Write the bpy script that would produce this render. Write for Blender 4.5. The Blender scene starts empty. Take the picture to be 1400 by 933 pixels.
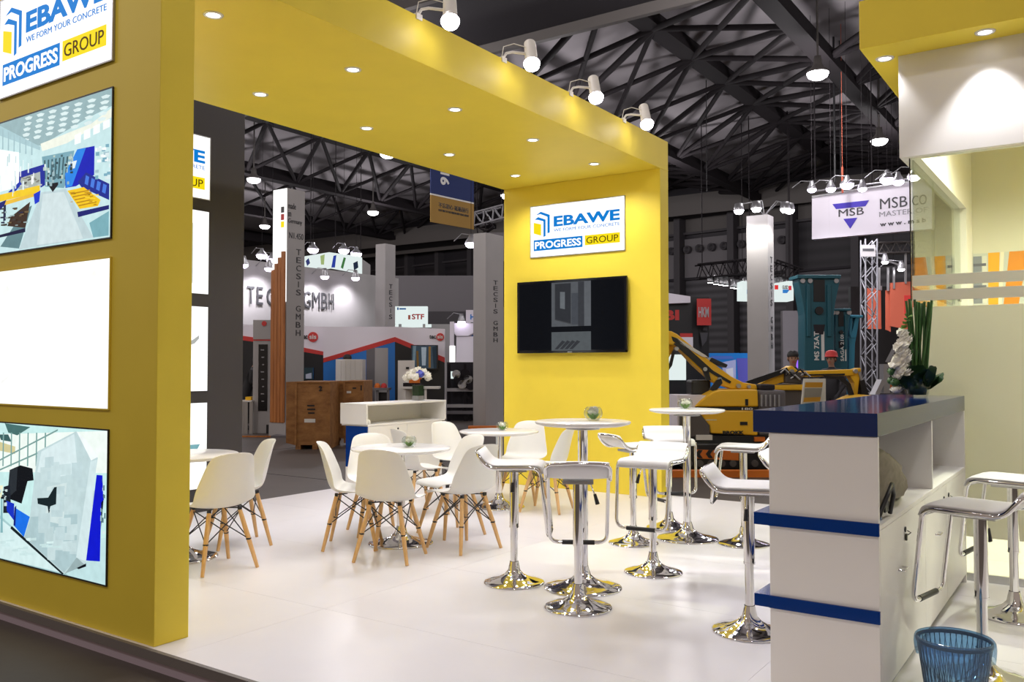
import bpy, bmesh, math, random
from mathutils import Vector, Matrix
random.seed(7)
SC = bpy.context.scene
COL = SC.collection

# ------------------------------------------------------------------ camera, world, exposure
FPX = 1190.0
PITCH = math.atan(34 / 1190.0)
YAW = math.radians(34.5)
EYE = Vector((0.0, 0.0, 1.42))            # 0 = top of the white platform, hall floor is at -0.1
FWD = Vector((-math.sin(YAW) * math.cos(PITCH), math.cos(YAW) * math.cos(PITCH), math.sin(PITCH)))
RGT = Vector((math.cos(YAW), math.sin(YAW), 0.0))
UPV = RGT.cross(FWD)
cam_data = bpy.data.cameras.new('camera')
cam_data.sensor_fit = 'HORIZONTAL'
cam_data.sensor_width = 36.0
cam_data.lens = 36.0 * FPX / 1400.0
cam_data.clip_start = 0.05
cam_data.clip_end = 300
cam = bpy.data.objects.new('camera', cam_data)
COL.objects.link(cam)
cm = Matrix((RGT, UPV, -FWD)).transposed().to_4x4()
cm.translation = EYE
cam.matrix_world = cm
SC.camera = cam

world = bpy.data.worlds.new('hall_ambient')
SC.world = world
world.use_nodes = True
wb = world.node_tree.nodes['Background']
wb.inputs['Color'].default_value = (1.0, 0.80, 0.66, 1)
wb.inputs['Strength'].default_value = 0.335

SC.view_settings.view_transform = 'Standard'
SC.view_settings.look = 'None'
SC.view_settings.gamma = 1.0
SC.view_settings.use_curve_mapping = False
SC.view_settings.exposure = 0.0
SC.cycles.use_denoising = True
SC.cycles.max_bounces = 8
SC.cycles.transparent_max_bounces = 12
SC.cycles.sample_clamp_indirect = 6.0
SC.cycles.caustics_reflective = False
SC.cycles.caustics_refractive = False

DOWNLIGHT_W = 50.0      # each recessed lamp of the portal
ARM_W = 55.0            # each arm spotlight
ROOM_W = 345.0           # lamps of the meeting room
HIGHBAY_W = 330.0       # hall lamps

# ------------------------------------------------------------------ pixel <-> place (frame 1400 x 933)
def ray(x, y):
    return FWD + RGT * ((x - 700) / FPX) - UPV * ((y - 466.5) / FPX)
def at(x, y, D):
    d = ray(x, y)
    return EYE + d * (D / (d.x * -math.sin(YAW) + d.y * math.cos(YAW)))
def onz(x, y, z=0.0):
    d = ray(x, y)
    return EYE + d * ((z - EYE.z) / d.z)
def topx(p):
    v = Vector(p) - EYE
    w = v.dot(FWD)
    if w < 0.1:
        return (-9999, -9999)
    return (700 + FPX * v.dot(RGT) / w, 466.5 - FPX * v.dot(UPV) / w)
def seen(p, m=60):
    x, y = topx(p)
    return -m < x < 1400 + m and -m < y < 933 + m

# ------------------------------------------------------------------ materials
MATS = {}
def srgb(r, g, b):
    def c(v):
        v /= 255.0
        return v / 12.92 if v <= 0.04045 else ((v + 0.055) / 1.055) ** 2.4
    return (c(r), c(g), c(b), 1.0)
def mat(name, col, rough=0.5, metal=0.0, noise=0.0, nscale=8.0, spec=0.5, bump=0.0, bscale=60.0, coat=0.0):
    m = bpy.data.materials.new(name)
    m.use_nodes = True
    nt = m.node_tree
    b = nt.nodes['Principled BSDF']
    b.inputs['Base Color'].default_value = col
    b.inputs['Roughness'].default_value = rough
    b.inputs['Metallic'].default_value = metal
    b.inputs['Specular IOR Level'].default_value = spec
    b.inputs['Coat Weight'].default_value = coat
    b.inputs['Coat Roughness'].default_value = 0.06
    if noise or bump:
        tc = nt.nodes.new('ShaderNodeTexCoord')
    if noise:
        n = nt.nodes.new('ShaderNodeTexNoise')
        n.inputs['Scale'].default_value = nscale
        n.inputs['Detail'].default_value = 6
        nt.links.new(tc.outputs['Object'], n.inputs['Vector'])
        r = nt.nodes.new('ShaderNodeMapRange')
        r.inputs['From Min'].default_value = 0.25
        r.inputs['From Max'].default_value = 0.75
        r.inputs['To Min'].default_value = 1 - noise
        r.inputs['To Max'].default_value = 1 + noise
        nt.links.new(n.outputs['Fac'], r.inputs['Value'])
        mx = nt.nodes.new('ShaderNodeMix')
        mx.data_type = 'RGBA'
        mx.blend_type = 'MULTIPLY'
        mx.inputs['Factor'].default_value = 1
        mx.inputs['A'].default_value = col
        nt.links.new(r.outputs['Result'], mx.inputs['B'])
        nt.links.new(mx.outputs['Result'], b.inputs['Base Color'])
    if bump:
        n2 = nt.nodes.new('ShaderNodeTexNoise')
        n2.inputs['Scale'].default_value = bscale
        nt.links.new(tc.outputs['Object'], n2.inputs['Vector'])
        bp = nt.nodes.new('ShaderNodeBump')
        bp.inputs['Strength'].default_value = bump
        bp.inputs['Distance'].default_value = 0.01
        nt.links.new(n2.outputs['Fac'], bp.inputs['Height'])
        nt.links.new(bp.outputs['Normal'], b.inputs['Normal'])
    MATS[name] = m
    return m
def emis(name, col, strength):
    m = bpy.data.materials.new(name)
    m.use_nodes = True
    b = m.node_tree.nodes['Principled BSDF']
    b.inputs['Base Color'].default_value = (0.0, 0.0, 0.0, 1)
    b.inputs['Roughness'].default_value = 0.4
    b.inputs['Specular IOR Level'].default_value = 0.05
    b.inputs['Emission Color'].default_value = col
    b.inputs['Emission Strength'].default_value = strength
    MATS[name] = m
    return m
def print_mat(name, strength, rough=0.4):
    """colour of a flat print from the mesh colour attribute; strength > 0 for backlit prints and screens"""
    m = bpy.data.materials.new(name)
    m.use_nodes = True
    nt = m.node_tree
    b = nt.nodes['Principled BSDF']
    a = nt.nodes.new('ShaderNodeAttribute')
    a.attribute_name = 'ink'
    b.inputs['Roughness'].default_value = rough
    if strength > 0:
        b.inputs['Base Color'].default_value = (0, 0, 0, 1)
        b.inputs['Specular IOR Level'].default_value = 0.05
        n = nt.nodes.new('ShaderNodeTexNoise')
        n.inputs['Scale'].default_value = 18
        n.inputs['Detail'].default_value = 8
        tc = nt.nodes.new('ShaderNodeTexCoord')
        nt.links.new(tc.outputs['Object'], n.inputs['Vector'])
        r = nt.nodes.new('ShaderNodeMapRange')
        r.inputs['From Min'].default_value = 0.3
        r.inputs['From Max'].default_value = 0.7
        r.inputs['To Min'].default_value = strength * 0.94
        r.inputs['To Max'].default_value = strength * 1.06
        nt.links.new(n.outputs['Fac'], r.inputs['Value'])
        nt.links.new(a.outputs['Color'], b.inputs['Emission Color'])
        nt.links.new(r.outputs['Result'], b.inputs['Emission Strength'])
    else:
        nt.links.new(a.outputs['Color'], b.inputs['Base Color'])
    MATS[name] = m
    return m
def glass_mat(name, tint, gloss_rough=0.0, ior=1.45, extra=0.0):
    m = bpy.data.materials.new(name)
    m.use_nodes = True
    nt = m.node_tree
    nt.nodes.remove(nt.nodes['Principled BSDF'])
    t = nt.nodes.new('ShaderNodeBsdfTransparent')
    t.inputs['Color'].default_value = tint
    g = nt.nodes.new('ShaderNodeBsdfGlossy')
    g.inputs['Roughness'].default_value = gloss_rough
    lw = nt.nodes.new('ShaderNodeLayerWeight')
    lw.inputs['Blend'].default_value = 0.5
    pw = nt.nodes.new('ShaderNodeMath'); pw.operation = 'POWER'; pw.inputs[1].default_value = 4.0
    fr = nt.nodes.new('ShaderNodeMapRange')
    fr.inputs['To Min'].default_value = ((ior - 1) / (ior + 1)) ** 2
    fr.inputs['To Max'].default_value = 0.75
    mx = nt.nodes.new('ShaderNodeMixShader')
    nt.links.new(lw.outputs['Facing'], pw.inputs[0])
    nt.links.new(pw.outputs[0], fr.inputs['Value'])
    nt.links.new(fr.outputs['Result'], mx.inputs['Fac'])
    nt.links.new(t.outputs[0], mx.inputs[1])
    nt.links.new(g.outputs[0], mx.inputs[2])
    out = nt.nodes['Material Output']
    if extra:
        d = nt.nodes.new('ShaderNodeBsdfDiffuse')
        d.inputs['Color'].default_value = (tint[0], tint[1], tint[2], 1)
        mx2 = nt.nodes.new('ShaderNodeMixShader')
        mx2.inputs['Fac'].default_value = extra
        nt.links.new(mx.outputs[0], mx2.inputs[1])
        nt.links.new(d.outputs[0], mx2.inputs[2])
        nt.links.new(mx2.outputs[0], out.inputs['Surface'])
    else:
        nt.links.new(mx.outputs[0], out.inputs['Surface'])
    MATS[name] = m
    return m
def frost_mat(name, col, through):
    m = bpy.data.materials.new(name)
    m.use_nodes = True
    nt = m.node_tree
    nt.nodes.remove(nt.nodes['Principled BSDF'])
    d = nt.nodes.new('ShaderNodeBsdfDiffuse')
    d.inputs['Color'].default_value = col
    t = nt.nodes.new('ShaderNodeBsdfTranslucent')
    t.inputs['Color'].default_value = col
    mx = nt.nodes.new('ShaderNodeMixShader')
    mx.inputs['Fac'].default_value = through
    g = nt.nodes.new('ShaderNodeBsdfGlossy')
    g.inputs['Roughness'].default_value = 0.12
    fr = nt.nodes.new('ShaderNodeFresnel')
    fr.inputs['IOR'].default_value = 1.3
    m2 = nt.nodes.new('ShaderNodeMixShader')
    nt.links.new(d.outputs[0], mx.inputs[1])
    nt.links.new(t.outputs[0], mx.inputs[2])
    nt.links.new(fr.outputs[0], m2.inputs['Fac'])
    nt.links.new(mx.outputs[0], m2.inputs[1])
    nt.links.new(g.outputs[0], m2.inputs[2])
    nt.links.new(m2.outputs[0], nt.nodes['Material Output'].inputs['Surface'])
    MATS[name] = m
    return m
def wood_mat(name, c1, c2, scale, stretch=(1, 1, 12), rough=0.5):
    m = bpy.data.materials.new(name)
    m.use_nodes = True
    nt = m.node_tree
    b = nt.nodes['Principled BSDF']
    b.inputs['Roughness'].default_value = rough
    tc = nt.nodes.new('ShaderNodeTexCoord')
    mp = nt.nodes.new('ShaderNodeMapping')
    mp.inputs['Scale'].default_value = (scale / stretch[0], scale / stretch[1], scale / stretch[2])
    n = nt.nodes.new('ShaderNodeTexNoise')
    n.inputs['Scale'].default_value = 1.0
    n.inputs['Detail'].default_value = 7
    n.inputs['Roughness'].default_value = 0.65
    cr = nt.nodes.new('ShaderNodeValToRGB')
    cr.color_ramp.elements[0].position = 0.32
    cr.color_ramp.elements[0].color = c1
    cr.color_ramp.elements[1].position = 0.68
    cr.color_ramp.elements[1].color = c2
    nt.links.new(tc.outputs['Object'], mp.inputs['Vector'])
    nt.links.new(mp.outputs['Vector'], n.inputs['Vector'])
    nt.links.new(n.outputs['Fac'], cr.inputs['Fac'])
    nt.links.new(cr.outputs['Color'], b.inputs['Base Color'])
    MATS[name] = m
    return m
def rib_mat(name, col, dark, period, rough=0.6):
    """cladding too far away to tell the ribs apart: stripes across local z"""
    m = bpy.data.materials.new(name)
    m.use_nodes = True
    nt = m.node_tree
    b = nt.nodes['Principled BSDF']
    b.inputs['Roughness'].default_value = rough
    tc = nt.nodes.new('ShaderNodeTexCoord')
    w = nt.nodes.new('ShaderNodeTexWave')
    w.wave_type = 'BANDS'
    w.bands_direction = 'Z'
    w.inputs['Scale'].default_value = 0.314 / period
    w.inputs['Distortion'].default_value = 0.0
    mx = nt.nodes.new('ShaderNodeMix')
    mx.data_type = 'RGBA'
    mx.inputs['A'].default_value = dark
    mx.inputs['B'].default_value = col
    nt.links.new(tc.outputs['Object'], w.inputs['Vector'])
    nt.links.new(w.outputs['Fac'], mx.inputs['Factor'])
    nt.links.new(mx.outputs['Result'], b.inputs['Base Color'])
    MATS[name] = m
    return m

mat('yellow', (0.85, 0.66, 0.062, 1), 0.48, noise=0.03, nscale=3, spec=0.3)
mat('floor_white', (0.78, 0.76, 0.785, 1), 0.30, noise=0.025, nscale=2.5, spec=0.4)
mat('white', (0.80, 0.78, 0.74, 1), 0.45)
mat('white_gloss', (0.82, 0.80, 0.78, 1), 0.18)
mat('shell', (0.84, 0.83, 0.795, 1), 0.38)
mat('seat_white', (0.80, 0.79, 0.80, 1), 0.42, bump=0.12, bscale=260)
mat('seat_shade', (0.52, 0.51, 0.50, 1), 0.35)
mat('chrome', (0.78, 0.77, 0.78, 1), 0.06, metal=1.0)
mat('chrome_dull', (0.55, 0.55, 0.56, 1), 0.28, metal=1.0)
mat('black', (0.012, 0.012, 0.014, 1), 0.4)
mat('black_gloss', (0.006, 0.006, 0.008, 1), 0.1)
mat('blue', (0.002, 0.036, 0.215, 1), 0.12, spec=0.35)
mat('blue_slab', (0.001, 0.016, 0.10, 1), 0.09, spec=0.40)
mat('counter_white', (0.87, 0.855, 0.82, 1), 0.45)
mat('charcoal', (0.040, 0.036, 0.040, 1), 0.42, spec=0.4)
mat('edge_grey', (0.17, 0.15, 0.14, 1), 0.55)
mat('edge_mauve', (0.46, 0.38, 0.44, 1), 0.6)
mat('gap', (0.45, 0.42, 0.40, 1), 0.8)
mat('concrete', (0.075, 0.060, 0.050, 1), 0.5, noise=0.28, nscale=0.9, bump=0.1, bscale=9)
mat('deck', (0.27, 0.25, 0.265, 1), 0.9, noise=0.06, nscale=0.4)
mat('steel_dark', (0.016, 0.013, 0.015, 1), 0.8, spec=0.2)
mat('steel_mid', (0.10, 0.09, 0.085, 1), 0.6)
mat('steel_pale', (0.45, 0.45, 0.47, 1), 0.35, metal=0.7)
mat('hall_dark', (0.020, 0.017, 0.022, 1), 0.8)
mat('hall_grey', (0.055, 0.05, 0.056, 1), 0.7)
mat('hall_pale', (0.16, 0.15, 0.16, 1), 0.7)
mat('booth_grey', (0.40, 0.385, 0.38, 1), 0.6, noise=0.04, nscale=2)
mat('tower_grey', (0.26, 0.26, 0.28, 1), 0.5)
mat('booth_lilac', (0.86, 0.82, 0.90, 1), 0.6)
mat('booth_blue', (0.02, 0.19, 0.62, 1), 0.5)
mat('red', (0.62, 0.04, 0.035, 1), 0.5)
mat('orange', (0.75, 0.19, 0.02, 1), 0.45)
mat('orange_red', (0.60, 0.13, 0.07, 1), 0.6)
mat('letter_dark', (0.05, 0.05, 0.055, 1), 0.5)
mat('letter_grey', (0.33, 0.33, 0.35, 1), 0.5)
mat('machine_yellow', (0.94, 0.54, 0.018, 1), 0.35)
mat('teal', (0.012, 0.10, 0.135, 1), 0.45)
mat('teal_light', (0.03, 0.22, 0.33, 1), 0.45)
mat('leaf', (0.03, 0.10, 0.018, 1), 0.5, noise=0.3, nscale=20)
mat('leaf_light', (0.16, 0.30, 0.06, 1), 0.5, noise=0.25, nscale=40)
mat('leaf_dark', (0.012, 0.038, 0.012, 1), 0.35, noise=0.3, nscale=25)
mat('petal', (0.82, 0.80, 0.72, 1), 0.6)
mat('petal_blue', (0.10, 0.12, 0.50, 1), 0.6)
mat('bag', (0.24, 0.215, 0.16, 1), 0.75, noise=0.2, nscale=30)
mat('skin_tone', (0.42, 0.24, 0.16, 1), 0.55)
mat('hair', (0.012, 0.010, 0.010, 1), 0.5)
mat('sticker_white', (0.75, 0.75, 0.72, 1), 0.5)
mat('print_blue', (0.0, 0.19, 0.62, 1), 0.5)
wood_mat('beech', srgb(204, 158, 102), srgb(226, 184, 128), 60, (1, 1, 14), 0.45)
wood_mat('slat_wood', srgb(150, 88, 38), srgb(196, 124, 60), 14, (1, 1, 14), 0.5)
wood_mat('plywood', srgb(126, 82, 40), srgb(172, 122, 68), 9, (2.5, 1, 1), 0.7)
rib_mat('cladding', (0.085, 0.08, 0.09, 1), (0.035, 0.032, 0.038, 1), 0.42)
rib_mat('cladding_dark', (0.026, 0.022, 0.028, 1), (0.010, 0.009, 0.012, 1), 0.6)
emis('lit_white', (1.0, 1.0, 0.98, 1), 1.25)
emis('lit_cool', (0.80, 0.90, 0.88, 1), 0.95)
emis('lit_blue', srgb(6, 126, 212), 1.0)
emis('lit_yellow', srgb(250, 225, 20), 1.0)
emis('lit_brown', srgb(110, 75, 20), 0.5)
emis('lamp', (1.0, 0.97, 1.0, 1), 9.0)
emis('lamp_hot', (1.0, 0.95, 1.0, 1), 22.0)
emis('lamp_violet', (0.86, 0.76, 1.0, 1), 9.0)
emis('lit_purple', (0.35, 0.15, 1.0, 1), 1.1)
print_mat('print_lit', 1.08)
print_mat('print_plain', 0.0, 0.5)
print_mat('print_dim', 0.55, 0.2)
glass_mat('glass_room', (0.90, 0.935, 0.86, 1), 0.0, 1.5)
glass_mat('glass_clear', (0.93, 0.95, 0.94, 1), 0.0, 1.45)
glass_mat('glass_bag', (0.75, 0.80, 0.86, 1), 0.1, 1.3, 0.25)
glass_mat('bin_film', (0.45, 0.66, 0.86, 1), 0.08, 1.35, 0.16)
mat('bin_mesh', (0.03, 0.07, 0.13, 1), 0.4)
frost_mat('frost', (0.95, 0.93, 0.82, 1), 0.62)
frost_mat('frost_band', (0.85, 0.82, 0.74, 1), 0.5)
mat('room_wall', (0.62, 0.60, 0.50, 1), 0.6)
M = MATS

# ------------------------------------------------------------------ mesh builder
class MB:
    def __init__(s):
        s.v = []; s.f = []; s.m = []; s.s = []; s.ink = []
    def add(s, vs, fs, mi=0, sm=False, ink=None):
        o = len(s.v)
        s.v += [tuple(p) for p in vs]
        for f in fs:
            s.f.append(tuple(i + o for i in f)); s.m.append(mi); s.s.append(sm); s.ink.append(ink)
        return s
    def box(s, x0, x1, y0, y1, z0, z1, mi=0):
        vs = [(x, y, z) for z in (z0, z1) for y in (y0, y1) for x in (x0, x1)]
        return s.add(vs, [(0, 2, 3, 1), (4, 5, 7, 6), (0, 1, 5, 4), (2, 6, 7, 3), (0, 4, 6, 2), (1, 3, 7, 5)], mi)
    def bar(s, p0, p1, w, h, mi=0, up=(0, 0, 1)):
        """square bar from p0 to p1"""
        p0 = Vector(p0); p1 = Vector(p1); d = (p1 - p0).normalized(); up = Vector(up)
        if abs(d.dot(up)) > 0.98:
            up = Vector((1, 0, 0))
        a = d.cross(up).normalized() * w / 2; b = a.cross(d).normalized() * h / 2
        vs = [p + q for p in (p0, p1) for q in (-a - b, a - b, a + b, -a + b)]
        return s.add(vs, [(0, 1, 2, 3), (7, 6, 5, 4), (0, 4, 5, 1), (1, 5, 6, 2), (2, 6, 7, 3), (3, 7, 4, 0)], mi)
    def cyl(s, p0, p1, r0, r1=None, n=16, mi=0, caps=True, sm=True):
        r1 = r0 if r1 is None else r1
        p0 = Vector(p0); p1 = Vector(p1); d = (p1 - p0).normalized()
        a = d.orthogonal().normalized(); b = d.cross(a)
        vs = []
        for p, r in ((p0, r0), (p1, r1)):
            for i in range(n):
                t = 2 * math.pi * i / n
                vs.append(p + (a * math.cos(t) + b * math.sin(t)) * r)
        s.add(vs, [(i, (i + 1) % n, n + (i + 1) % n, n + i) for i in range(n)], mi, sm)
        if caps:
            s.add(vs, [tuple(range(n - 1, -1, -1)), tuple(range(n, 2 * n))], mi)
        return s
    def tube(s, pts, r, n=8, closed=False, mi=0):
        pts = [Vector(p) for p in pts]; k = len(pts); vs = []; prev = None
        for i, p in enumerate(pts):
            if closed:
                d = (pts[(i + 1) % k] - pts[i - 1]).normalized()
            else:
                d = (pts[min(i + 1, k - 1)] - pts[max(i - 1, 0)]).normalized()
            if prev is None:
                a = d.orthogonal().normalized()
            else:
                a = (prev - d * prev.dot(d)).normalized()
            prev = a; b = d.cross(a)
            for j in range(n):
                t = 2 * math.pi * j / n
                vs.append(p + (a * math.cos(t) + b * math.sin(t)) * r)
        fs = []
        for i in range(k if closed else k - 1):
            i2 = (i + 1) % k
            off = 0
            if closed and i2 == 0:      # best twist alignment on the closing ring
                best = 1e9
                for o in range(n):
                    dd = (vs[i * n] - vs[o]).length
                    if dd < best:
                        best = dd; off = o
            for j in range(n):
                fs.append((i * n + j, i * n + (j + 1) % n, i2 * n + (j + 1 + off) % n, i2 * n + (j + off) % n))
        s.add(vs, fs, mi, True)
        if not closed:
            s.add(vs, [tuple(range(n - 1, -1, -1)), tuple(range((k - 1) * n, k * n))], mi)
        return s
    def lathe(s, prof, n=32, c=(0, 0, 0), mi=0, sm=True):
        vs = []; fs = []; idx = []
        for r, z in prof:
            if r < 1e-6:
                idx.append((len(vs), 1)); vs.append((c[0], c[1], c[2] + z))
            else:
                idx.append((len(vs), n))
                for i in range(n):
                    t = 2 * math.pi * i / n
                    vs.append((c[0] + r * math.cos(t), c[1] + r * math.sin(t), c[2] + z))
        for (a, na), (b, nb) in zip(idx, idx[1:]):
            for i in range(n):
                j = (i + 1) % n
                if na == 1 and nb == 1:
                    continue
                if na == 1:
                    fs.append((a, b + j, b + i))
                elif nb == 1:
                    fs.append((a + i, a + j, b))
                else:
                    fs.append((a + i, a + j, b + j, b + i))
        return s.add(vs, fs, mi, sm)
    def prism(s, poly, y0, y1, mi=0):
        """polygon in local x,z pushed along y"""
        n = len(poly)
        vs = [(x, y0, z) for x, z in poly] + [(x, y1, z) for x, z in poly]
        return s.add(vs, [tuple(range(n)), tuple(range(2 * n - 1, n - 1, -1))] + [(i, i + n, (i + 1) % n + n, (i + 1) % n) for i in range(n)], mi)
    def ball(s, c, r, nu=12, nv=8, mi=0):
        if not isinstance(r, (tuple, list)):
            r = (r, r, r)
        vs = [(c[0], c[1], c[2] - r[2])]; fs = []
        for j in range(1, nv):
            ph = math.pi * j / nv
            for i in range(nu):
                t = 2 * math.pi * i / nu
                vs.append((c[0] + r[0] * math.sin(ph) * math.cos(t), c[1] + r[1] * math.sin(ph) * math.sin(t), c[2] - r[2] * math.cos(ph)))
        vs.append((c[0], c[1], c[2] + r[2])); L = len(vs) - 1
        for i in range(nu):
            k = (i + 1) % nu
            fs.append((0, 1 + k, 1 + i)); fs.append((L, 1 + (nv - 2) * nu + i, 1 + (nv - 2) * nu + k))
            for j in range(nv - 2):
                fs.append((1 + j * nu + i, 1 + j * nu + k, 1 + (j + 1) * nu + k, 1 + (j + 1) * nu + i))
        return s.add(vs, fs, mi, True)
    def flat(s, poly, y, ink=None, mi=0):
        """flat printed shape in the x,z plane, facing local -y"""
        return s.add([(x, y, z) for x, z in poly], [tuple(range(len(poly)))], mi, False, ink)
    def mesh(s, name, mats, fix=True):
        me = bpy.data.meshes.new(name)
        me.from_pydata(s.v, [], s.f)
        for m in (mats if isinstance(mats, (list, tuple)) else [mats]):
            me.materials.append(M[m])
        me.polygons.foreach_set('material_index', s.m)
        me.polygons.foreach_set('use_smooth', s.s)
        if any(i is not None for i in s.ink):
            a = me.color_attributes.new('ink', 'FLOAT_COLOR', 'CORNER')
            k = 0
            for p in me.polygons:
                c = s.ink[p.index] or (1, 1, 1, 1)
                for _ in p.loop_indices:
                    a.data[k].color = c; k += 1
        elif fix:
            bm = bmesh.new(); bm.from_mesh(me)
            bmesh.ops.recalc_face_normals(bm, faces=bm.faces)
            bm.to_mesh(me); bm.free()
        me.update()
        return me
    def build(s, name, mats, parent=None, bevel=0.0, fix=True, label=None):
        o = bpy.data.objects.new(name, s.mesh(name, mats, fix))
        COL.objects.link(o)
        if parent is not None:
            o.parent = parent
        if bevel:
            b = o.modifiers.new('bevel', 'BEVEL')
            b.width = bevel; b.segments = 2; b.limit_method = 'ANGLE'; b.angle_limit = math.radians(40)
        if label:
            o['label'] = label
        return o
def bx(name, m, parent, x0, x1, y0, y1, z0, z1, bevel=0.0, label=None):
    return MB().box(x0, x1, y0, y1, z0, z1).build(name, m, parent, bevel, label=label)
def thing(name, label, cat, loc=(0, 0, 0), rz=0.0, group=None):
    o = bpy.data.objects.new(name, None)
    COL.objects.link(o)
    o.empty_display_size = 0.1
    o.location = loc
    o.rotation_euler = (0, 0, rz)
    o['label'] = label; o['category'] = cat
    if group:
        o['group'] = group
    return o
def tag(o, label, cat, group=None):
    o['label'] = label; o['category'] = cat
    if group:
        o['group'] = group
    return o
def struct(o, label=None):
    o['kind'] = 'structure'
    if label:
        o['label'] = label
    return o
def inst(name, me, parent=None, loc=(0, 0, 0), rot=None):
    o = bpy.data.objects.new(name, me)
    COL.objects.link(o)
    if parent is not None:
        o.parent = parent
    o.location = loc
    if rot is not None:
        o.rotation_euler = rot
    return o
def copy_tree(o, parent=None):
    c = o.copy()
    COL.objects.link(c)
    if parent is not None:
        c.parent = parent
    for ch in list(o.children):
        copy_tree(ch, c)
    return c
def face(fx, fy):
    """rotation that turns local +y to (fx, fy)"""
    return math.atan2(-fx, fy)

_fc = {}
def text_mesh(s, bold=0.0, depth=0.004):
    key = (s, bold, depth)
    if key in _fc:
        return _fc[key]
    cu = bpy.data.curves.new('lettering', 'FONT')
    cu.body = s
    cu.size = 1.0
    cu.offset = bold
    cu.extrude = 0.5
    cu.resolution_u = 3
    ob = bpy.data.objects.new('lettering_source', cu)
    COL.objects.link(ob)
    dg = bpy.context.evaluated_depsgraph_get()
    me = bpy.data.meshes.new_from_object(ob.evaluated_get(dg))
    bpy.data.objects.remove(ob)
    co = [v.co.copy() for v in me.vertices]
    _fc[key] = (co, [tuple(p.vertices) for p in me.polygons])
    bpy.data.curves.remove(cu)
    bpy.data.meshes.remove(me)
    return _fc[key]
def text(parent, s, x0, x1, z0, z1, y, m, bold=0.0, depth=0.004, name='lettering', turn=0, skew=0.0):
    """lettering filling the rectangle x0..x1, z0..z1 on a face that looks to local -y"""
    co, fs = text_mesh(s, bold, depth)
    if turn:
        co = [Vector((c.y * (1 if turn > 0 else -1) * -1, c.x * (1 if turn > 0 else -1), c.z)) for c in co]
    xa = min(c.x for c in co); xb = max(c.x for c in co); ya = min(c.y for c in co); yb = max(c.y for c in co)
    b = MB()
    vs = []
    for c in co:
        u = (c.x - xa) / max(1e-6, xb - xa); w = (c.y - ya) / max(1e-6, yb - ya)
        vs.append((x0 + (x1 - x0) * u + skew * w, y - depth * (0.5 + c.z), z0 + (z1 - z0) * w))
    b.add(vs, fs)
    return b.build(name, m, parent)
def stacked(parent, s, xc, w, ztop, zbot, y, m, name='lettering'):
    """letters one under another"""
    n = len(s); st = (ztop - zbot) / n
    out = []
    for i, ch in enumerate(s):
        if ch == ' ':
            continue
        z1 = ztop - i * st
        ww = w * (0.15 if ch == 'I' else 1.0)
        out.append(text(parent, ch, xc - ww / 2, xc + ww / 2, z1 - st * 0.72, z1, y, m, 0.0, name=name))
    return out
def spot(name, loc, target, watts, angle, blend=0.5, size=0.04, col=(1, 1, 1), parent=None):
    l = bpy.data.lights.new(name, 'SPOT')
    l.energy = watts; l.spot_size = math.radians(angle); l.spot_blend = blend; l.shadow_soft_size = size; l.color = col
    o = bpy.data.objects.new(name, l)
    COL.objects.link(o)
    d = Vector(target) - Vector(loc)
    o.rotation_euler = d.to_track_quat('-Z', 'Y').to_euler()
    o.location = loc
    if parent is not None:
        o.parent = parent
    return o
# ------------------------------------------------------------------ hall shell
HF = -0.10                                     # hall floor level
hf = bx('floor', 'concrete', None, -75, 30, -8, 70, HF - 0.2, HF)
struct(hf, 'dark grey polished concrete hall floor')
for i, (a, b) in enumerate([((-9, -0.2), (3, 1.2)), ((-7.2, 1.75), (-2.0, 1.62)), ((-16, 8.2), (-7.6, 8.2)), ((-12.5, 5), (-12.5, 12))]):
    MB().bar((a[0], a[1], HF + 0.001), (b[0], b[1], HF + 0.001), 0.012, 0.003).build('floor_joint', 'steel_dark', hf)

ceil = bx('ceiling', 'deck', None, -75, 30, 5.0, 56, 11.35, 11.6)
struct(ceil, 'grey roof deck of the exhibition hall above dark steel trusses')
brace_me = MB().cyl((0, 0, 0), (0, 0, 1), 0.5, n=8, caps=False).mesh('brace', 'steel_dark')
def brace(p0, p1, w, parent, name='brace'):
    p0 = Vector(p0); p1 = Vector(p1); d = p1 - p0
    o = bpy.data.objects.new(name, brace_me)
    COL.objects.link(o)
    o.parent = parent
    o.rotation_mode = 'QUATERNION'
    o.rotation_quaternion = d.to_track_quat('Z', 'Y')
    o.location = p0
    o.scale = (w, w, d.length)
    return o
STEP = 2.85
NB = [22.05 + STEP * k for k in range(-6, 9)]     # bottom chord nodes
NT = [22.55 + STEP * k for k in range(-6, 9)]     # top chord nodes
def ztop(y):
    return 11.0
for k in range(-7, 2):
    X = -6.45 + 8.3 * k
    ch = MB()
    ch.box(X - 0.24, X + 0.24, -6, 45, 9.88, 10.16)
    ch.box(X - 0.10, X + 0.10, -6, 45, 10.16, 10.45)
    bc = ch.build('truss_chord', 'steel_dark', ceil)
    XT = X - 4.15
    tc_ = MB().box(XT - 0.30, XT + 0.30, -6, 45, 10.98, 11.34).build('roof_beam', 'steel_dark', ceil)
    for j in range(len(NT)):
        t = (XT, NT[j], 11.05)
        for side, XB in ((0, X), (1, X - 8.3)):
            for dj in (0, -1, -2) if side == 0 else (0, 1, 2):
                jj = j + dj
                if not 0 <= jj < len(NB):
                    continue
                b = (XB, NB[jj], 10.02)
                mid = tuple((p + q) / 2 for p, q in zip(t, b))
                if NB[jj] > 14 and (seen(mid, 0)) and mid[0] > -40:
                    brace(t, b, 0.17 if abs(dj) != 1 else 0.20, tc_)
        if seen((XT, NT[j], 11.3), 0) and XT > -35:
            MB().cyl((XT + 0.6, NT[j] + 0.5, 11.1), (XT + 2.6, NT[j] + 0.2, 10.6), 0.025, n=6).build('tie_rod', 'steel_dark', tc_)
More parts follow.
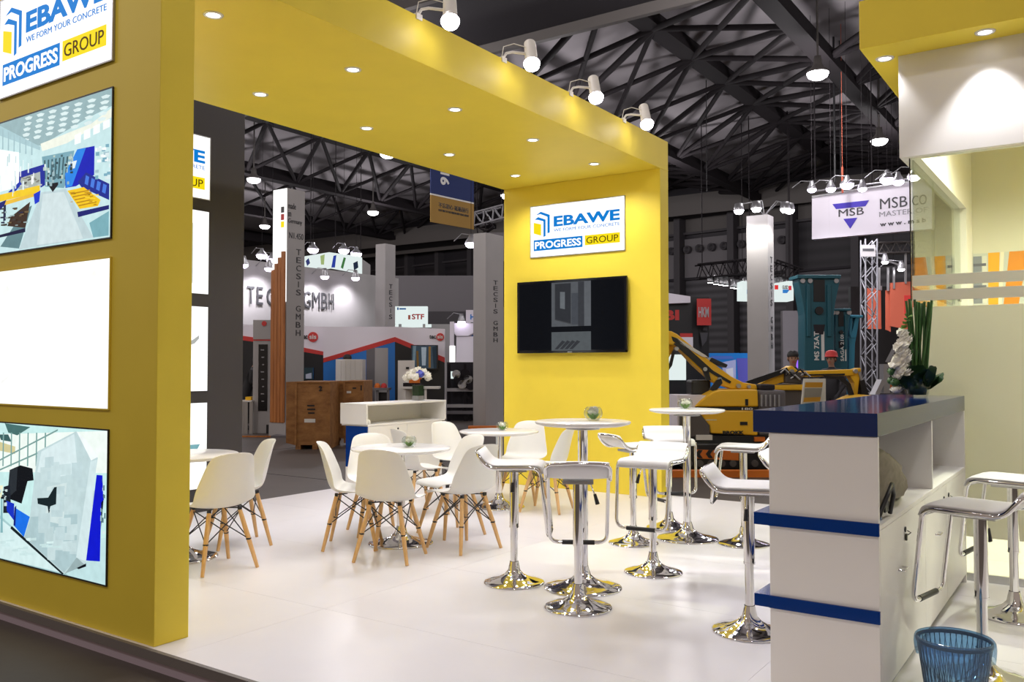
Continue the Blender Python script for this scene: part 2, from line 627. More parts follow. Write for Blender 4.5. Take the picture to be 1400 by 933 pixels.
# deep cross girders
for gy, z0 in ((15.95, 9.2), (45.2, 9.4)):
    g = MB().box(-60, 20, gy - 1.5, gy + 1.4, z0 + 0.25, z0 + 1.6).build('cross_girder', 'hall_dark', ceil)
    MB().box(-60, 20, gy + 1.4, gy + 1.55, z0, z0 + 1.2).build('girder_flange', 'steel_mid', g)
    MB().box(-60, 20, gy - 1.65, gy - 1.5, z0 + 0.1, z0 + 1.2).build('girder_flange', 'steel_mid', g)

# far wall of the hall, a little skewed to the booth
wr = bpy.data.objects.new('wall_back', MB().box(-62, 30, 0, 0.4, HF, 12.2).mesh('wall_back', 'cladding_dark'))
COL.objects.link(wr)
struct(wr, 'dark ribbed rear wall of the exhibition hall')
wc = at(1000, 500, 47)
wr.location = (wc.x, wc.y, 0)
wr.rotation_euler = (0, 0, math.radians(-8))
wr.location.z = 0
# cladding panels, columns, ledges and the pale duct panels with round vents
for kk in range(-15, 8):
    x0 = -2.95 + 3.3 * kk
    MB().box(x0 - 0.19, x0 + 0.19, -0.7, 0, HF, 10.9).build('column', 'hall_grey', wr)
    MB().box(x0 + 0.22, x0 + 3.08, -0.12, 0, HF, 6.2).build('cladding_panel', 'cladding' if x0 > -14 else 'cladding_dark', wr)
    MB().box(x0 + 0.22, x0 + 3.08, -0.10, 0, 8.9, 9.9).build('upper_panel', 'steel_mid' if x0 > -14 else 'hall_dark', wr)
for z0, z1, m in ((10.3, 10.9, 'hall_grey'), (9.95, 10.1, 'hall_grey'), (8.75, 8.88, 'hall_grey'), (6.2, 6.32, 'hall_dark')):
    MB().box(-62, 30, -0.3, 0, z0, z1).build('ledge', m, wr)
vent_me = MB().lathe([(0.22, 0), (0.22, 0.25), (0.17, 0.28), (0.17, 0.06), (0.0, 0.06)], 16).mesh('vent', 'hall_grey')
for x0 in (-6.25, -2.95, 0.35):
    pn = MB().box(x0 + 0.24, x0 + 3.06, -0.25, 0, 6.34, 8.5).build('duct_panel', 'hall_pale', wr)
    for q in range(4):
        o = inst('vent', vent_me, pn, (x0 + 0.5 + 0.76 * q, -0.25, 7.9), (math.radians(90), 0, 0))

# ------------------------------------------------------------------ white platform
PX0, PX1, PY0, PY1 = -7.45, 3.6, 2.60, 8.88
pl = bx('platform', 'gap', None, PX0 + 0.03, PX1, PY0 + 0.035, PY1, HF, -0.010)
struct(pl, 'raised white platform floor of the yellow exhibition stand')
xs = [PX0]
x = -1.37 - 2.44 * 2
while x < PX1 - 0.1:
    xs.append(x); x += 2.44
xs.append(PX1)
ys = [PY0 + 0.012, 3.605, 4.825, 6.045, 7.265, 8.485, PY1]
for i in range(len(xs) - 1):
    for j in range(len(ys) - 1):
        bx('floor_panel', 'floor_white', pl, xs[i] + 0.0009, xs[i + 1] - 0.0009, ys[j] + 0.0009, ys[j + 1] - 0.0009, -0.0098, 0.0)
bx('edge_profile', 'edge_grey', pl, PX0, PX1, PY0 - 0.012, PY0 + 0.012, -0.046, 0.0005)
bx('step_face', 'edge_mauve', pl, PX0, PX1, PY0, PY0 + 0.034, HF, -0.046)
bx('edge_profile', 'edge_grey', pl, PX0 - 0.002, PX0 + 0.028, PY0 + 0.036, PY1, HF, -0.0005)

# ------------------------------------------------------------------ yellow portal
BX0, BX1, BY0, BY1 = -6.07, -4.0, 2.63, 8.87
ZS, ZB = 3.57, 3.90
portal = thing('exhibition_portal', 'tall yellow portal frame with a wide beam spanning the stand', 'booth frame', (-5.035, 5.75, 0))
def pp(name, x0, x1, y0, y1, z0, z1, label=None):
    return bx(name, 'yellow', portal, x0 + 5.035, x1 + 5.035, y0 - 5.75, y1 - 5.75, z0, z1, 0.003, label)
pp('end_wall', BX0, BX1, BY0, BY0 + 0.20, 0, ZS - 0.001)
pp('end_wall', BX0, BX1, 8.66, BY1, 0, ZS - 0.001)
pp('beam', BX0, BX1, BY0, BY1, ZS, ZB)
# wall above the soffit carries the sign on the near side
dark = bx('wall_rear', 'charcoal', None, -7.42, -7.30, 2.75, 5.77, 0.0, 4.35, 0.003)
struct(dark, 'charcoal rear wall of the stand with lit panels')

# lit panels: root with local -y facing the viewer side
def lightbox(name, label, cat, loc, rz, w, h, polys, lit='lit_white', frame='black', group=None, depth=0.009, prn='print_lit'):
    t = thing(name, label, cat, loc, rz, group)
    fr = MB()
    e = 0.008
    for a in ((-w / 2 - e, -w / 2, -h / 2 - e, h / 2 + e), (w / 2, w / 2 + e, -h / 2 - e, h / 2 + e), (-w / 2, w / 2, -h / 2 - e, -h / 2), (-w / 2, w / 2, h / 2, h / 2 + e)):
        fr.box(a[0], a[1], -depth, -0.001, a[2], a[3])
    fr.build('frame', frame, t)
    bx('light_panel', lit, t, -w / 2, w / 2, -depth + 0.003, -0.002, -h / 2, h / 2)
    if polys:
        p = MB()
        for i, (poly, c) in enumerate(polys):
            p.flat([((u - 0.5) * w, (v - 0.5) * h) for u, v in poly], -depth + 0.0026 - 0.00003 * i, srgb(*c))
        p.build('picture_print', prn, t)
    return t
def warp(q, pts):
    """corner px (left-top y, left-bottom y, right-top y, right-bottom y, x of right edge) -> u, v"""
    lt, lb, rt, rb, xr = q
    out = []
    for x, y in pts:
        u = x / xr
        t = lt + (rt - lt) * u; b = lb + (rb - lb) * u
        out.append((min(1, max(0, u)), min(1, max(0, 1 - (y - t) / (b - t)))))
    return out
Q2 = (225, 918, 45, 838, 598)
F2 = [([(0, 0), (1, 0), (1, 1), (0, 1)], (196, 226, 228))]
def a2(c, *pts):
    F2.append((warp(Q2, pts), c))
a2((150, 178, 182), (0, 225), (598, 45), (598, 140), (500, 190), (240, 340), (150, 330), (0, 240))
a2((236, 240, 226), (240, 330), (500, 230), (598, 150), (598, 200), (380, 330), (250, 370))
for r in range(5):
    for k in range(7):
        cx = 150 + k * 66 - r * 4; cy = 190 - k * 17 + r * 30
        if cx < 560:
            a2((216, 234, 234), (cx, cy), (cx + 24, cy - 10), (cx + 44, cy - 6), (cx + 34, cy + 8), (cx + 8, cy + 12))
a2((168, 200, 206), (0, 232), (240, 345), (240, 365), (0, 285))
a2((246, 252, 252), (0, 360), (120, 375), (130, 560), (0, 590))
for k in range(6):
    a2((160, 190, 196), (20 + k * 34, 250 + k * 14), (26 + k * 34, 252 + k * 14), (28 + k * 34, 360 + k * 6), (20 + k * 34, 360 + k * 6))
for k in range(4):
    a2((244, 250, 250), (420 + k * 46, 290 - k * 22), (452 + k * 46, 275 - k * 22), (452 + k * 46, 330 - k * 26), (420 + k * 46, 340 - k * 24))
a2((120, 165, 178), (250, 400), (420, 370), (400, 500), (370, 570), (270, 560))
for k in range(7):
    a2((60, 92, 100), (262 + k * 20, 420 - k * 3), (270 + k * 20, 418 - k * 3), (272 + k * 18, 520), (264 + k * 18, 522))
a2((188, 208, 212), (250, 590), (380, 575), (520, 838), (130, 895))
a2((206, 222, 224), (260, 600), (370, 590), (470, 842), (230, 872))
a2((96, 130, 136), (130, 890), (200, 660), (160, 680), (20, 880))
a2((26, 42, 150), (125, 480), (265, 440), (270, 552), (246, 566), (242, 482), (136, 512), (132, 560), (122, 560))
a2((170, 178, 170), (136, 512), (242, 480), (244, 560), (120, 575))
a2((20, 50, 170), (60, 590), (130, 530), (140, 545), (100, 590))
a2((238, 200, 36), (5, 605), (240, 552), (244, 590), (5, 642))
a2((232, 186, 60), (30, 640), (230, 590), (220, 610), (40, 660))
a2((22, 30, 110), (0, 650), (52, 630), (40, 660), (0, 700))
a2((30, 40, 70), (35, 660), (50, 655), (50, 740), (35, 745))
a2((60, 44, 34), (80, 720), (190, 640), (165, 780), (60, 770))
a2((22, 26, 60), (5, 820), (165, 780), (165, 802), (5, 834))
a2((20, 52, 200), (208, 600), (246, 580), (240, 640), (216, 655))
a2((22, 22, 30), (290, 545), (340, 538), (340, 552), (312, 590), (292, 560))
a2((20, 30, 178), (375, 495), (435, 365), (520, 350), (520, 505), (432, 562), (378, 570))
a2((40, 130, 226), (375, 495), (435, 365), (478, 358), (412, 560), (382, 568))
a2((224, 236, 240), (408, 430), (434, 424), (424, 465), (402, 470))
a2((30, 44, 140), (440, 540), (480, 490), (592, 556), (592, 642), (460, 570))
for k in range(4):
    a2((70, 120, 220), (480 + k * 28, 505 + k * 16), (496 + k * 28, 515 + k * 16), (490 + k * 28, 560 + k * 16), (474 + k * 28, 550 + k * 16))
a2((240, 196, 30), (388, 585), (470, 568), (552, 640), (540, 672), (452, 684))
for k in range(5):
    a2((180, 130, 20), (405 + k * 10, 600 + k * 16), (500 + k * 8, 582 + k * 16), (502 + k * 8, 588 + k * 16), (406 + k * 10, 606 + k * 16))
a2((26, 34, 110), (440, 700), (592, 668), (592, 690), (445, 728))
a2((120, 170, 180), (500, 760), (592, 700), (592, 830), (520, 838))
rp = random.Random(5)
def clutter(fn, n, x0, x1, y0, y1, cols, w, h):
    for _ in range(n):
        x = rp.uniform(x0, x1); y = rp.uniform(y0, y1); a = rp.uniform(0.4, 1) * w; b = rp.uniform(0.4, 1) * h
        c = rp.choice(cols)
        fn(c, (x, y), (x + a, y - a * 0.12), (x + a, y + b), (x, y + b))
clutter(a2, 46, 255, 410, 385, 540, [(70, 100, 108), (210, 226, 226), (150, 178, 184), (40, 60, 68), (180, 200, 190)], 16, 22)
clutter(a2, 26, 525, 592, 340, 520, [(214, 230, 232), (120, 168, 186), (240, 246, 246), (160, 190, 200)], 26, 20)
clutter(a2, 18, 130, 235, 505, 560, [(120, 120, 110), (200, 204, 200), (70, 70, 70)], 26, 7)
clutter(a2, 22, 20, 170, 670, 780, [(60, 56, 50), (110, 90, 60), (150, 170, 170), (36, 40, 70)], 30, 10)
clutter(a2, 16, 400, 540, 585, 670, [(250, 214, 60), (190, 140, 20), (120, 90, 20)], 26, 5)
clutter(a2, 26, 5, 215, 380, 560, [(226, 240, 240), (250, 253, 253), (190, 214, 216)], 10, 60)
Q4 = (35, 750, 76, 890, 572)
F4 = [([(0, 0), (1, 0), (1, 1), (0, 1)], (196, 232, 230))]
def a4(c, *pts):
    F4.append((warp(Q4, pts), c))
a4((236, 246, 240), (0, 100), (572, 76), (572, 300), (0, 300))
a4((70, 110, 108), (60, 40), (200, 60), (130, 105), (80, 90))
a4((60, 96, 96), (25, 100), (80, 100), (100, 140), (40, 130))
a4((208, 200, 150), (0, 130), (120, 165), (120, 205), (0, 180))
for a, b in (((0, 250), (340, 70)), ((0, 300), (250, 190))):
    a4((120, 156, 152), a, b, (b[0], b[1] + 9), (a[0], a[1] + 9))
for k in range(6):
    a4((120, 160, 156), (50 + k * 45, 90), (57 + k * 45, 90), (57 + k * 45, 270), (50 + k * 45, 270))
a4((188, 220, 222), (0, 490), (110, 590), (380, 840), (572, 890), (572, 640), (560, 760), (0, 760))
a4((160, 196, 198), (0, 750), (572, 890), (400, 846), (110, 592), (0, 500))
a4((208, 232, 232), (0, 520), (108, 600), (375, 835), (0, 748))
a4((190, 212, 214), (240, 190), (430, 80), (530, 220), (520, 300), (480, 790), (380, 838), (175, 650), (205, 540))
a4((212, 230, 232), (260, 190), (420, 95), (440, 300), (330, 330), (240, 300))
a4((170, 196, 200), (210, 540), (440, 520), (440, 760), (380, 832), (178, 648))
a4((238, 246, 246), (430, 80), (470, 120), (530, 215), (500, 235))
a4((206, 226, 228), (500, 240), (526, 230), (490, 770), (440, 750))
a4((204, 222, 222), (290, 380), (388, 355), (374, 580), (285, 560))
a4((150, 172, 174), (385, 838), (440, 750), (480, 790), (460, 800))
a4((14, 18, 24), (92, 290), (150, 265), (215, 282), (222, 345), (190, 350), (160, 470), (80, 440))
a4((40, 46, 52), (92, 290), (135, 275), (130, 400), (84, 440))
a4((28, 34, 44), (60, 380), (95, 370), (105, 520), (60, 520))
a4((22, 50, 190), (76, 455), (120, 470), (120, 560), (80, 510))
a4((26, 110, 226), (122, 490), (205, 540), (175, 648), (118, 585))
a4((18, 28, 120), (118, 585), (122, 490), (132, 480), (128, 590))
a4((22, 36, 40), (245, 440), (300, 436), (330, 380), (342, 378), (340, 470), (312, 482), (304, 520), (298, 482), (248, 470))
a4((210, 226, 210), (318, 390), (334, 384), (334, 450), (316, 452))
a4((14, 24, 200), (528, 310), (552, 312), (556, 410), (560, 440), (548, 460), (546, 766), (486, 764))
a4((16, 22, 40), (548, 420), (560, 410), (556, 480), (548, 600))
a4((20, 30, 34), (110, 590), (380, 838), (374, 842), (106, 600))
a4((16, 22, 28), (440, 806), (484, 780), (484, 796), (450, 812))
a4((232, 232, 200), (12, 376), (56, 372), (50, 440), (6, 440))
a4((130, 178, 184), (46, 440), (54, 440), (60, 625), (46, 625))
a4((130, 178, 184), (16, 440), (24, 440), (32, 605), (18, 605))
clutter(a4, 34, 250, 470, 220, 700, [(188, 210, 213), (194, 215, 217), (186, 208, 210), (197, 218, 220)], 70, 90)
clutter(a4, 24, 5, 90, 385, 470, [(20, 26, 34), (60, 74, 84), (200, 220, 220), (30, 60, 120)], 16, 18)
clutter(a4, 14, 530, 570, 330, 640, [(170, 200, 204), (90, 120, 130), (210, 230, 230)], 14, 30)
clutter(a4, 16, 30, 330, 640, 740, [(202, 228, 228), (212, 236, 235), (196, 222, 222)], 60, 14)
a4((22, 36, 40), (245, 440), (300, 436), (330, 380), (342, 378), (340, 470), (312, 482), (304, 520), (298, 482), (248, 470))
a4((206, 226, 228), (500, 240), (526, 230), (490, 770), (440, 750))
a4((14, 24, 200), (528, 310), (552, 312), (556, 410), (560, 440), (548, 460), (546, 766), (486, 764))
a4((20, 30, 34), (110, 590), (380, 838), (374, 848), (104, 602))
LBX = -5.05; LBW = 1.245
YF = BY0 - 0.0005
lightbox('photo_lightbox', 'backlit photo of a factory hall with blue and yellow machines on yellow wall', 'lightbox', (LBX, YF, 2.519), 0, LBW, 0.81, F2)
F3 = [([(0.06, 0.84), (0.1, 0.90), (0.13, 0.86), (0.08, 0.80)], (246, 247, 244)), ([(0.52, 0.86), (0.58, 0.92), (0.64, 0.88), (0.56, 0.85)], (248, 248, 244)),
      ([(0.84, 0.90), (0.88, 0.93), (0.9, 0.90), (0.86, 0.88)], (248, 248, 244)), ([(0.06, 0.14), (0.14, 0.2), (0.15, 0.22), (0.06, 0.17)], (248, 248, 246)),
      ([(0.52, 0.1), (0.58, 0.16), (0.64, 0.12), (0.58, 0.08)], (249, 250, 247))]
lightbox('photo_lightbox', 'glowing nearly blank white lightbox in middle of yellow wall', 'lightbox', (LBX, YF, 1.595), 0, LBW, 0.81, F3, 'lit_white', 'yellow')
lightbox('photo_lightbox', 'backlit photo of a large grey hexagonal machine low on yellow wall', 'lightbox', (LBX, YF, 0.662), 0, LBW, 0.82, F4)

def logo(name, label, loc, rz, w, h, k=1.0):
    """house sign: cube mark, EBAWE, motto, PROGRESS GROUP"""
    t = lightbox(name, label, 'sign', loc, rz, w, h, None, 'lit_white', 'steel_pale', depth=0.014)
    y = -0.0115
    def U(u):
        return (u - 0.5) * w
    def V(v):
        return (v - 0.5) * h
    mk = MB()
    mk.prism([(U(0.06), V(0.83)), (U(0.115), V(0.89)), (U(0.215), V(0.81)), (U(0.215), V(0.46)), (U(0.19), V(0.45)), (U(0.19), V(0.775)), (U(0.11), V(0.845))], y - 0.002, y)
    mk.prism([(U(0.045), V(0.745)), (U(0.085), V(0.79)), (U(0.168), V(0.725)), (U(0.168), V(0.40)), (U(0.145), V(0.385)), (U(0.145), V(0.695)), (U(0.082), V(0.735))], y - 0.002, y)
    mk.build('logo_mark', 'lit_blue', t)
    MB().prism([(U(0.035), V(0.685)), (U(0.118), V(0.64)), (U(0.118), V(0.415)), (U(0.035), V(0.47))], y - 0.002, y).build('logo_cube', 'lit_yellow', t)
    text(t, 'EBAWE', U(0.26), U(0.955), V(0.565), V(0.77), y, 'lit_blue', 0.035, 0.003)
    text(t, 'WE FORM YOUR CONCRETE', U(0.26), U(0.955), V(0.465), V(0.525), y, 'lit_blue', 0.0, 0.002)
    bx('name_field', 'lit_blue', t, U(0.035), U(0.57), y - 0.0015, y, V(0.12), V(0.335))
    bx('name_field', 'lit_yellow', t, U(0.595), U(0.955), y - 0.0015, y, V(0.145), V(0.335))
    text(t, 'PROGRESS', U(0.05), U(0.555), V(0.155), V(0.30), y - 0.0016, 'lit_white', 0.025, 0.002)
    text(t, 'GROUP', U(0.612), U(0.938), V(0.175), V(0.30), y - 0.0016, 'lit_brown', 0.0, 0.002)
    return t
logo('house_sign', 'white backlit company sign at top of the near yellow wall', (LBX, YF, 3.385), 0, LBW, 0.61)
logo('house_sign', 'white backlit company sign above the black television', (LBX, 8.6595, 3.011), 0, LBW, 0.60)
# panels on the charcoal wall (facing +x)
R90 = math.radians(90)
DX = -7.2995; DY = 4.72
logo('house_sign', 'partly hidden company sign on the charcoal rear wall', (DX, DY, 3.36), R90, LBW, 0.61)
lightbox('photo_lightbox', 'lit white panel with grey slab print, upper on charcoal wall', 'lightbox', (DX, DY, 2.528), R90, LBW, 0.81,
         [([(0.30, 0.12), (0.86, 0.12), (0.86, 0.84), (0.30, 0.84)], (206, 214, 208)), ([(0.30, 0.12), (0.82, 0.12), (0.82, 0.80), (0.30, 0.80)], (188, 200, 194))], 'lit_white', 'charcoal')
lightbox('photo_lightbox', 'lit white panel with small grey beam print, middle on charcoal wall', 'lightbox', (DX, DY, 1.586), R90, LBW, 0.82,
         [([(0.5, 0.46), (0.86, 0.60), (0.92, 0.66), (0.92, 0.62), (0.88, 0.56), (0.5, 0.40)], (170, 172, 168)), ([(0.5, 0.56), (0.80, 0.70), (0.84, 0.73), (0.5, 0.60)], (190, 194, 190))], 'lit_white', 'charcoal')
lightbox('photo_lightbox', 'lit white panel with teal slab print, lowest on charcoal wall', 'lightbox', (DX, DY, 0.645), R90, LBW, 0.83,
         [([(0.0, 0.14), (0.78, 0.14), (0.94, 0.52), (0.0, 0.52)], (120, 170, 178))], 'lit_white', 'charcoal')

# television on the far yellow wall
tv = thing('television', 'black flat screen television on far yellow wall, paused dim picture', 'television', (-5.10, 8.66, 1.992))
tw, th = 1.455, 0.845
b = MB().box(-tw / 2 + 0.012, tw / 2 - 0.012, -0.065, -0.012, -th / 2 + 0.01, th / 2 - 0.01)
b.build('housing', 'black', tv, 0.004)
fr = MB()
for a in ((-tw / 2, -tw / 2 + 0.018, -th / 2, th / 2), (tw / 2 - 0.018, tw / 2, -th / 2, th / 2), (-tw / 2, tw / 2, -th / 2, -th / 2 + 0.024), (-tw / 2, tw / 2, th / 2 - 0.018, th / 2)):
    fr.box(a[0], a[1], -0.072, -0.05, a[2], a[3])
fr.build('bezel', 'black_gloss', tv, 0.002)
bx('screen', 'black_gloss', tv, -tw / 2 + 0.017, tw / 2 - 0.017, -0.068, -0.06, -th / 2 + 0.022, th / 2 - 0.017)
bx('wall_mount', 'black', tv, -0.2, 0.2, -0.0125, -0.0005, -0.15, 0.15)
S = MB()
def tvp(c, *pts):
    S.flat([((u - 0.5) * tw, (v - 0.5) * th) for u, v in pts], -0.0683 - 0.00012 * len(S.f), srgb(*c))
tvp((22, 24, 30), (0.02, 0.04), (0.98, 0.04), (0.98, 0.97), (0.02, 0.97))
tvp((112, 116, 122), (0.33, 0.36), (0.69, 0.36), (0.69, 0.965), (0.33, 0.965))
tvp((92, 94, 98), (0.36, 0.45), (0.51, 0.385), (0.51, 0.95), (0.36, 0.95))
tvp((66, 68, 74), (0.365, 0.46), (0.508, 0.40), (0.508, 0.945), (0.365, 0.945))
tvp((132, 138, 144), (0.41, 0.61), (0.455, 0.595), (0.455, 0.83), (0.41, 0.835))
tvp((92, 96, 104), (0.515, 0.38), (0.575, 0.38), (0.575, 0.81), (0.515, 0.81))
tvp((76, 78, 84), (0.575, 0.36), (0.63, 0.36), (0.63, 0.96), (0.575, 0.96))
tvp((120, 124, 130), (0.63, 0.36), (0.69, 0.36), (0.69, 0.96), (0.63, 0.96))
tvp((110, 116, 120), (0.33, 0.03), (0.69, 0.03), (0.69, 0.285), (0.33, 0.285))
for k in range(4):
    tvp((70, 72, 78), (0.36 + k * 0.045, 0.05), (0.39 + k * 0.045, 0.05), (0.46 + k * 0.045, 0.15), (0.43 + k * 0.045, 0.17))
S.build('screen_picture', 'print_dim', tv)
MB().box(-0.03, 0.03, -0.0725, -0.0718, -th / 2 + 0.006, -th / 2 + 0.014).build('maker_badge', 'chrome_dull', tv)

# ------------------------------------------------------------------ lamps of the portal
ORD = ['nearest the near wall', 'second from the near wall', 'third from the near wall', 'fourth from the near wall', 'last before the far wall']
def downlight(loc, label, watts, group, tilt=None, ang=150, col=(0.95, 0.945, 1.0)):
    t = thing('recessed_downlight', label, 'downlight', loc, 0, group)
    MB().lathe([(0.040, -0.004), (0.044, -0.008), (0.058, -0.007), (0.062, -0.001), (0.062, 0.0)], 24).build('trim_ring', 'white_gloss', t)
    MB().lathe([(0.0, -0.003), (0.041, -0.003), (0.041, -0.001), (0.0, -0.001)], 24).build('lens', 'lamp', t)
    spot('lamp_light', (0, 0, -0.02), (0, 0, -1), watts, ang, 0.6, 0.04, col, t)
    return t
for i in range(5):
    downlight((-4.49, 3.305 + 1.193 * i, ZS), 'round recessed downlight in yellow soffit, outer row, ' + ORD[i], DOWNLIGHT_W, 'downlights in the yellow soffit')
    if i > 0:
        downlight((-5.505, 3.305 + 1.193 * i, ZS), 'round recessed downlight in yellow soffit, inner row, ' + ORD[i], DOWNLIGHT_W, 'downlights in the yellow soffit')
def arm_spot(y, label):
    t = thing('arm_spotlight', label, 'spotlight', (BX1, y, ZB), 0, 'arm spotlights on the yellow beam')
    cl = MB()
    cl.box(-0.05, 0.012, -0.03, 0.03, 0.0, 0.012)
    cl.box(0.002, 0.012, -0.03, 0.03, -0.03, 0.0)
    cl.build('clamp', 'white', t)
    MB().tube([(0.0, 0, 0.01), (0.02, 0.01, 0.045), (0.06, 0.04, 0.055), (0.155, 0.14, 0.05)], 0.011, 8).build('arm', 'white', t)
    MB().tube([(-0.02, 0, 0.012), (0.0, 0.0, 0.10), (0.06, 0.06, 0.13), (0.16, 0.16, 0.10)], 0.004, 6).build('cable', 'white', t)
    c = Vector((0.165, 0.15, 0.05)); d = Vector((0.34, -0.40, -0.85)).normalized()
    MB().tube([c + Vector((-0.055, 0.03, -0.02)), c + Vector((-0.06, 0.03, 0.03)), c + Vector((0.0, 0, 0.05))], 0.007, 6).build('bracket', 'white', t)
    p0 = c - d * 0.13; p1 = c + d * 0.07
    h = MB().cyl(p0, p1, 0.048, 0.052, 20)
    h.cyl(p1, p1 + d * 0.05, 0.052, 0.068, 20, caps=False)
    h.build('housing', 'white', t)
    ln = MB().lathe([(0.0, 0.085), (0.035, 0.078), (0.060, 0.055), (0.066, 0.035), (0.064, 0.02), (0.0, 0.02)], 20).build('lens', 'lamp_hot', t)
    ln.rotation_mode = 'QUATERNION'; ln.rotation_quaternion = d.to_track_quat('Z', 'Y'); ln.location = p1 + d * 0.02
    spot('lamp_light', p1 + d * 0.12, p1 + Vector((0.30, -0.16, -0.95)) * 2.0, ARM_W, 115, 0.7, 0.05, (0.94, 0.94, 1.0), t)
for y, l in ((4.65, 'nearest to the camera'), (5.70, 'second from the near end'), (6.76, 'third from the near end'), (7.81, 'nearest the far yellow wall')):
    arm_spot(y, 'white arm spotlight clipped on yellow beam edge, ' + l)

# ------------------------------------------------------------------ meeting room on the right
RY = 6.45; RX = -1.18
can = thing('room_canopy', 'yellow canopy slab over the glazed meeting room', 'canopy', (0.5, 7.8, 3.57))
bx('canopy_slab', 'yellow', can, -1.37 - 0.5, 3.0, 6.16 - 7.8, 1.8, 0.0, 0.33, 0.003)
hd = bx('wall_right_header', 'white', None, RX, 3.4, RY, RY + 0.12, 2.86, 3.5695)
struct(hd, 'white header wall above the meeting room glass')
sd = bx('wall_right_side_header', 'white', None, RX, RX + 0.12, RY + 0.121, 9.25, 2.86, 3.5695)
struct(sd, 'white side header of the meeting room')
wb_ = bx('wall_right_rear', 'room_wall', None, RX, 3.4, 9.25, 9.37, 0, 3.5695)
struct(wb_, 'cream rear wall inside the meeting room')
wp = bx('wall_right_post', 'white', None, RX, RX + 0.12, 8.85, 9.249, 0, 2.859)
struct(wp, 'white end post of the meeting room side wall')
we = bx('wall_right_end', 'room_wall', None, 3.4, 3.5, RY, 9.37, 0, 3.5695)
struct(we, 'cream end wall of the meeting room')
g = thing('window_1', 'greenish clear glass front of the meeting room with frosted film', 'glass wall', (RX + 0.06, RY + 0.05, 0))
g['kind'] = 'structure'
del g['category']
for x0, x1 in ((0, 1.40), (1.404, 2.80), (2.804, 4.5)):
    bx('glass_pane', 'glass_room', g, x0, x1, 0, 0.010, 0.015, 2.858)
for z0, z1, m in ((0.29, 1.823, 'frost'), (1.866, 1.939, 'frost_band'), (1.968, 2.041, 'frost_band')):
    bx('frosted_film', m, g, 0.004, 4.5, -0.0022, -0.0012, z0, z1)
bx('base_rail', 'chrome_dull', g, 0, 4.5, -0.006, 0.016, 0, 0.05)
bx('glass_pane', 'glass_room', g, -0.001, 0.009, 0.075, 0.90, 0.015, 2.858)
bx('glass_pane', 'glass_room', g, -0.001, 0.009, 0.905, 2.34, 0.015, 2.858)
for z0, z1, m in ((0.29, 1.823, 'frost'), (1.866, 1.939, 'frost_band'), (1.968, 2.041, 'frost_band')):
    bx('frosted_film', m, g, -0.0034, -0.0022, 0.075, 2.34, z0, z1)
bx('base_rail', 'chrome_dull', g, -0.006, 0.014, 0.075, 2.34, 0, 0.05)
bx('glass_edge', 'black_gloss', g, -0.008, -0.0012, -0.002, 0.012, 0.015, 2.858)
bx('patch_fitting', 'chrome_dull', g, -0.012, 0.02, 2.20, 2.30, 2.0, 2.04)
ps = MB()
pw, ph = 2.6, 0.86
PU = 0.46
def psp(c, *pts):
    ps.flat([(min(1.0, u * PU) * pw, v * ph) for u, v in pts], -0.0062 - 0.00012 * len(ps.f), srgb(*c))
poster = thing('wall_poster', 'machinery photo poster on the cream wall behind the glass', 'poster', (RX + 0.125, 9.2495, 1.62))
bx('board', 'white', poster, 0, pw, -0.006, -0.0005, 0, ph)
psp((186, 190, 186), (0, 0), (2.17, 0), (2.17, 1), (0, 1))
psp((120, 126, 140), (0.0, 0.45), (0.06, 0.45), (0.06, 0.97), (0.0, 0.97))
psp((204, 204, 196), (0.065, 0.45), (0.095, 0.45), (0.095, 0.97), (0.065, 0.97))
for k in range(4):
    psp((84, 88, 104), (0.0, 0.5 + k * 0.12), (0.09, 0.5 + k * 0.12), (0.09, 0.53 + k * 0.12), (0.0, 0.53 + k * 0.12))
psp((226, 160, 26), (0.10, 0.30), (0.165, 0.30), (0.185, 1.0), (0.105, 1.0))
psp((224, 216, 196), (0.168, 0.4), (0.19, 0.4), (0.215, 1.0), (0.19, 1.0))
psp((206, 128, 16), (0.20, 0.36), (0.30, 0.36), (0.375, 1.0), (0.25, 1.0))
psp((190, 196, 206), (0.34, 0.4), (0.40, 0.4), (0.46, 0.95), (0.41, 0.95))
psp((230, 170, 30), (0.40, 0.4), (0.62, 0.45), (0.7, 0.65), (0.46, 0.62))
psp((60, 70, 130), (0.44, 0.36), (0.62, 0.3), (0.62, 0.42), (0.46, 0.46))
psp((222, 158, 28), (0.0, 0.12), (0.5, 0.16), (0.8, 0.32), (0.0, 0.34))
psp((60, 24, 36), (0.0, 0.10), (0.08, 0.11), (0.08, 0.18), (0.0, 0.2))
for k in range(6):
    psp(((206, 128, 16), (190, 196, 206), (226, 160, 26))[k % 3], (0.72 + k * 0.24, 0.2), (0.88 + k * 0.24, 0.2), (0.95 + k * 0.24, 1.0), (0.80 + k * 0.24, 1.0))
ps.build('poster_print', 'print_plain', poster)
for i, (x, y) in enumerate(((-1.265, 6.44), (-0.63, 6.29), (0.1, 6.29))):
    downlight((x, y, 3.57), 'round recessed downlight under room canopy, ' + ['at its left corner', 'in front of the white header', 'at the right edge out of frame'][i], 55, 'downlights in the room canopy', ang=84)
for i, (x, y) in enumerate(((-0.35, 7.05), (1.3, 7.2), (1.3, 8.5))):  # first lamp is unseen, added near the front glass to backlight the frosted film
    downlight((x, y, 3.569), 'round recessed downlight inside the meeting room, ' + ['by the side glass', 'by the front glass', 'by the rear wall'][i], ROOM_W, 'downlights inside the room', ang=160, col=(1.0, 0.95, 0.82))
